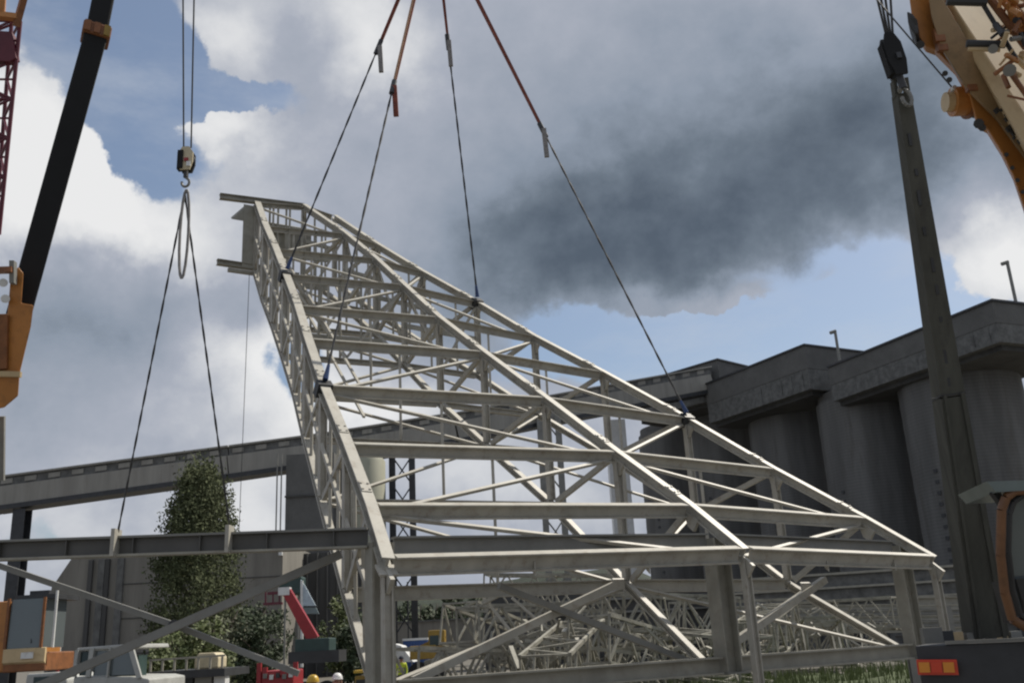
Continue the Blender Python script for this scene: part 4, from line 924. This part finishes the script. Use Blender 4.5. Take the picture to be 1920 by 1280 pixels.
for k, (x0_, y0_, x1_, y1_, w, Y) in enumerate(lo2):
    a_, b_ = atY(x0_, y0_, Y), atY(x1_, y1_, Y+.6)
    if k < 4: L, gp = lbl[k], None
    else: L, gp = ['long loose bar leaning left under the diagonals', 'long loose bar leaning right under the diagonals', 'loose bar sloping down behind the dark diagonal', 'thin upright bar left of the middle column',
        'loose bar sloping right of the middle column', 'short flat bar right of the middle column', 'loose bar sloping down to the third column', 'upper loose bar near the crossing diagonals',
        'steep thin bar behind the mid post', 'low long bar lying nearly level on the heap', 'loose bar at the upper left of the heap', 'steep bar just right of the middle column', 'steep bar left of the third column'][k-4]+', in the steel heap', 'loose members in the heap'
    tag(MB().bar(a_, b_, w, w*1.2).build('loose_member', (STEEL, PALE)[k % 2], org=b_), L, 'steel beam', gp)
sc = MB(); rs = random.Random(11)
for k in range(380):
    px = rs.uniform(870, 1660); Y = rs.uniform(37, 45) if px < 1330 else rs.uniform(48, 58); mx = 2.6+.8*math.sin(px*.013)
    x = gx(px, Y); z = rs.uniform(.05, 1)**1.3*mx; L = rs.uniform(.3, 1.3); a_ = rs.uniform(0, 6.28); e_ = rs.gauss(0, .7)
    dv_ = Vector((math.cos(a_)*math.cos(e_), math.sin(a_)*math.cos(e_), math.sin(e_)))*L/2; c_ = Vector((x, Y, max(z, abs(dv_.z)+.03)))
    w_ = rs.choice((.04, .06, .09, .16)); sc.bar(c_-dv_, c_+dv_, w_, rs.choice((.03, .06, w_)))
tag(sc.build('steel_scrap', HEAP), 'tangle of short steel offcuts and fittings filling the heap', 'scrap', kind='stuff')
# stacked long beams at right
for k in range(5):
    Y = 60+k*.6; a_, b_ = atY(1350, 1185-k*11, Y), atY(1830, 1178-k*11, Y)
    tag(MB().ibeam(a_, b_, .3, .3, .06, .05).build('stacked_beam', (PALE, GALV)[k % 2], org=a_), 'long grey beam in the tall stack behind the right column', 'steel beam', 'long beams stacked before the silos')
rk = thing('storage_rack', (gx(1590, 61), 61, 0), 'rack of upright posts carrying the long beams before the silos', 'rack')
for px in (1360, 1480, 1600, 1720, 1820): MB().bar((gx(px, 63.5), 63.5, 0), atY(px, 1132, 63.5), .25, .25).build('post', DARK, rk)
for k in range(5): Y = 60+k*.6; a_, b_ = atY(1350, 1185-k*11, Y), 0; 
for px in (1360, 1480, 1600, 1720, 1820):
    for k in range(5): Y = 60+k*.6; p = atY(px, 1185-k*11, Y); MB().bar((p.x, Y, p.z-.22), (p.x, 63.5, p.z-.22), .12, .12).build('arm', DARK, rk)

# ================================================================== PEOPLE
def person(px, Y, zhead, label, top, hel, face=0):
    x = gx(px, Y); sc = zhead/1.78
    t = thing('person', (x, Y, 0), label, 'person')
    J = dict(pel=(0, 0, .95), che=(0, .0, 1.32), nk=(0, 0, 1.5), hd=(0, -.01, 1.6), ht=(0, 0, 1.72), sl=(-.19, 0, 1.43), sr=(.19, 0, 1.43), el=(-.25, .03, 1.15), er=(.25, .03, 1.15), wl=(-.24, -.08, .92), wr=(.24, -.08, .92),
             hl=(-.24, -.12, .84), hr=(.24, -.12, .84), pl=(-.10, 0, .9), pr=(.10, 0, .9), kl=(-.12, -.02, .5), kr=(.12, -.02, .5), al=(-.13, .02, .09), ar=(.13, .02, .09), fl=(-.14, -.16, .05), fr=(.14, -.16, .05))
    rad = dict(pel=.15, che=.16, nk=.06, hd=.095, ht=.07, sl=.075, sr=.075, el=.05, er=.05, wl=.035, wr=.035, hl=.035, hr=.035, pl=.11, pr=.11, kl=.075, kr=.075, al=.05, ar=.05, fl=.045, fr=.045)
    ks = list(J); E_ = [('pel', 'che'), ('che', 'nk'), ('nk', 'hd'), ('hd', 'ht'), ('che', 'sl'), ('che', 'sr'), ('sl', 'el'), ('sr', 'er'), ('el', 'wl'), ('er', 'wr'), ('wl', 'hl'), ('wr', 'hr'), ('pel', 'pl'), ('pel', 'pr'), ('pl', 'kl'), ('pr', 'kr'), ('kl', 'al'), ('kr', 'ar'), ('al', 'fl'), ('ar', 'fr')]
    me = bpy.data.meshes.new('body'); me.from_pydata([Vector(J[k])*sc for k in ks], [(ks.index(a_), ks.index(b_)) for a_, b_ in E_], [])
    o = bpy.data.objects.new('body', me); COL.objects.link(o); o.parent = t; me.materials.append(SKIN); me.materials.append(top); me.materials.append(CLOTH)
    sk = o.modifiers.new('skin', 'SKIN'); sk.use_smooth_shade = True
    for i, k in enumerate(ks): me.skin_vertices[0].data[i].radius = (rad[k]*sc,)*2
    me.skin_vertices[0].data[0].use_root = True
    ss = o.modifiers.new('sub', 'SUBSURF'); ss.levels = 1; ss.render_levels = 1
    dg_ = bpy.context.evaluated_depsgraph_get(); me2 = bpy.data.meshes.new_from_object(o.evaluated_get(dg_)); o.modifiers.clear(); o.data = me2
    for p in me2.polygons:
        c = p.center/sc; p.use_smooth = True
        p.material_index = 0 if (c.z > 1.49 or (c.z < .93 and abs(c.x) > .2)) else (1 if c.z > .95 else 2)
    for s_ in (-1, 1):
        for f_ in range(4): MB().tube(Vector((x+s_*(.225+.012*f_)*sc, Y-.12*sc-.012*f_, .84*sc)), Vector((x+s_*(.222+.012*f_)*sc, Y-.15*sc, (.76+.006*abs(f_-1.5))*sc)), .008*sc, 5).build('finger', SKIN, t)
    H = Vector((x, Y, 1.66*sc))
    MB().lathe(H, [(.128*sc, -.01), (.128*sc, .01), (.118*sc, .05), (.095*sc, .095), (.055*sc, .125), (.015*sc, .133)], 18).build('helmet', hel, t, smooth=True)
    MB().box(H+Vector((0, -.14*sc, 0)), (.15*sc, .09*sc, .015)).build('helmet_peak', hel, t)
    for s_ in (-1, 1): MB().tube(H+Vector((s_*.032*sc, -.095*sc, -.045)), H+Vector((s_*.032*sc, -.105*sc, -.045)), .012, 8).build('eye', DARK, t); MB().box(H+Vector((s_*.1*sc, 0, -.06)), (.02, .04, .06)).build('ear', SKIN, t)
    MB().tube(H+Vector((0, -.1*sc, -.06)), H+Vector((0, -.125*sc, -.085)), .014, 6).build('nose', SKIN, t); MB().box(H+Vector((0, -.095*sc, -.115)), (.05, .01, .01)).build('mouth', RED, t)
    for z_ in (1.08, 1.22): MB().lathe((x, Y, z_*sc), [(.172*sc, 0), (.172*sc, .05*sc)], 16).build('reflective_band', PALE, t)
    t.rotation_euler.z = 0
    return t
person(588, 20, hz(588, 1265, 20), 'person in a yellow helmet and dark jacket, only the head showing above the bottom edge', CLOTH, HELY)
person(705, 19, hz(705, 1267, 19), 'person in a white helmet at the bottom edge beside the big column', CLOTH, HELW)
person(633, 23, hz(633, 1262, 23), 'person in a salmon jacket between the column and the yellow helmet', mat('salmon_cloth', (.45, .16, .11), .8, .1, 5), HELW)
person(751, 47, hz(751, 1229, 47), 'person in a yellow-green vest standing in the yard right of the big column', HIVIS, CLOTH)
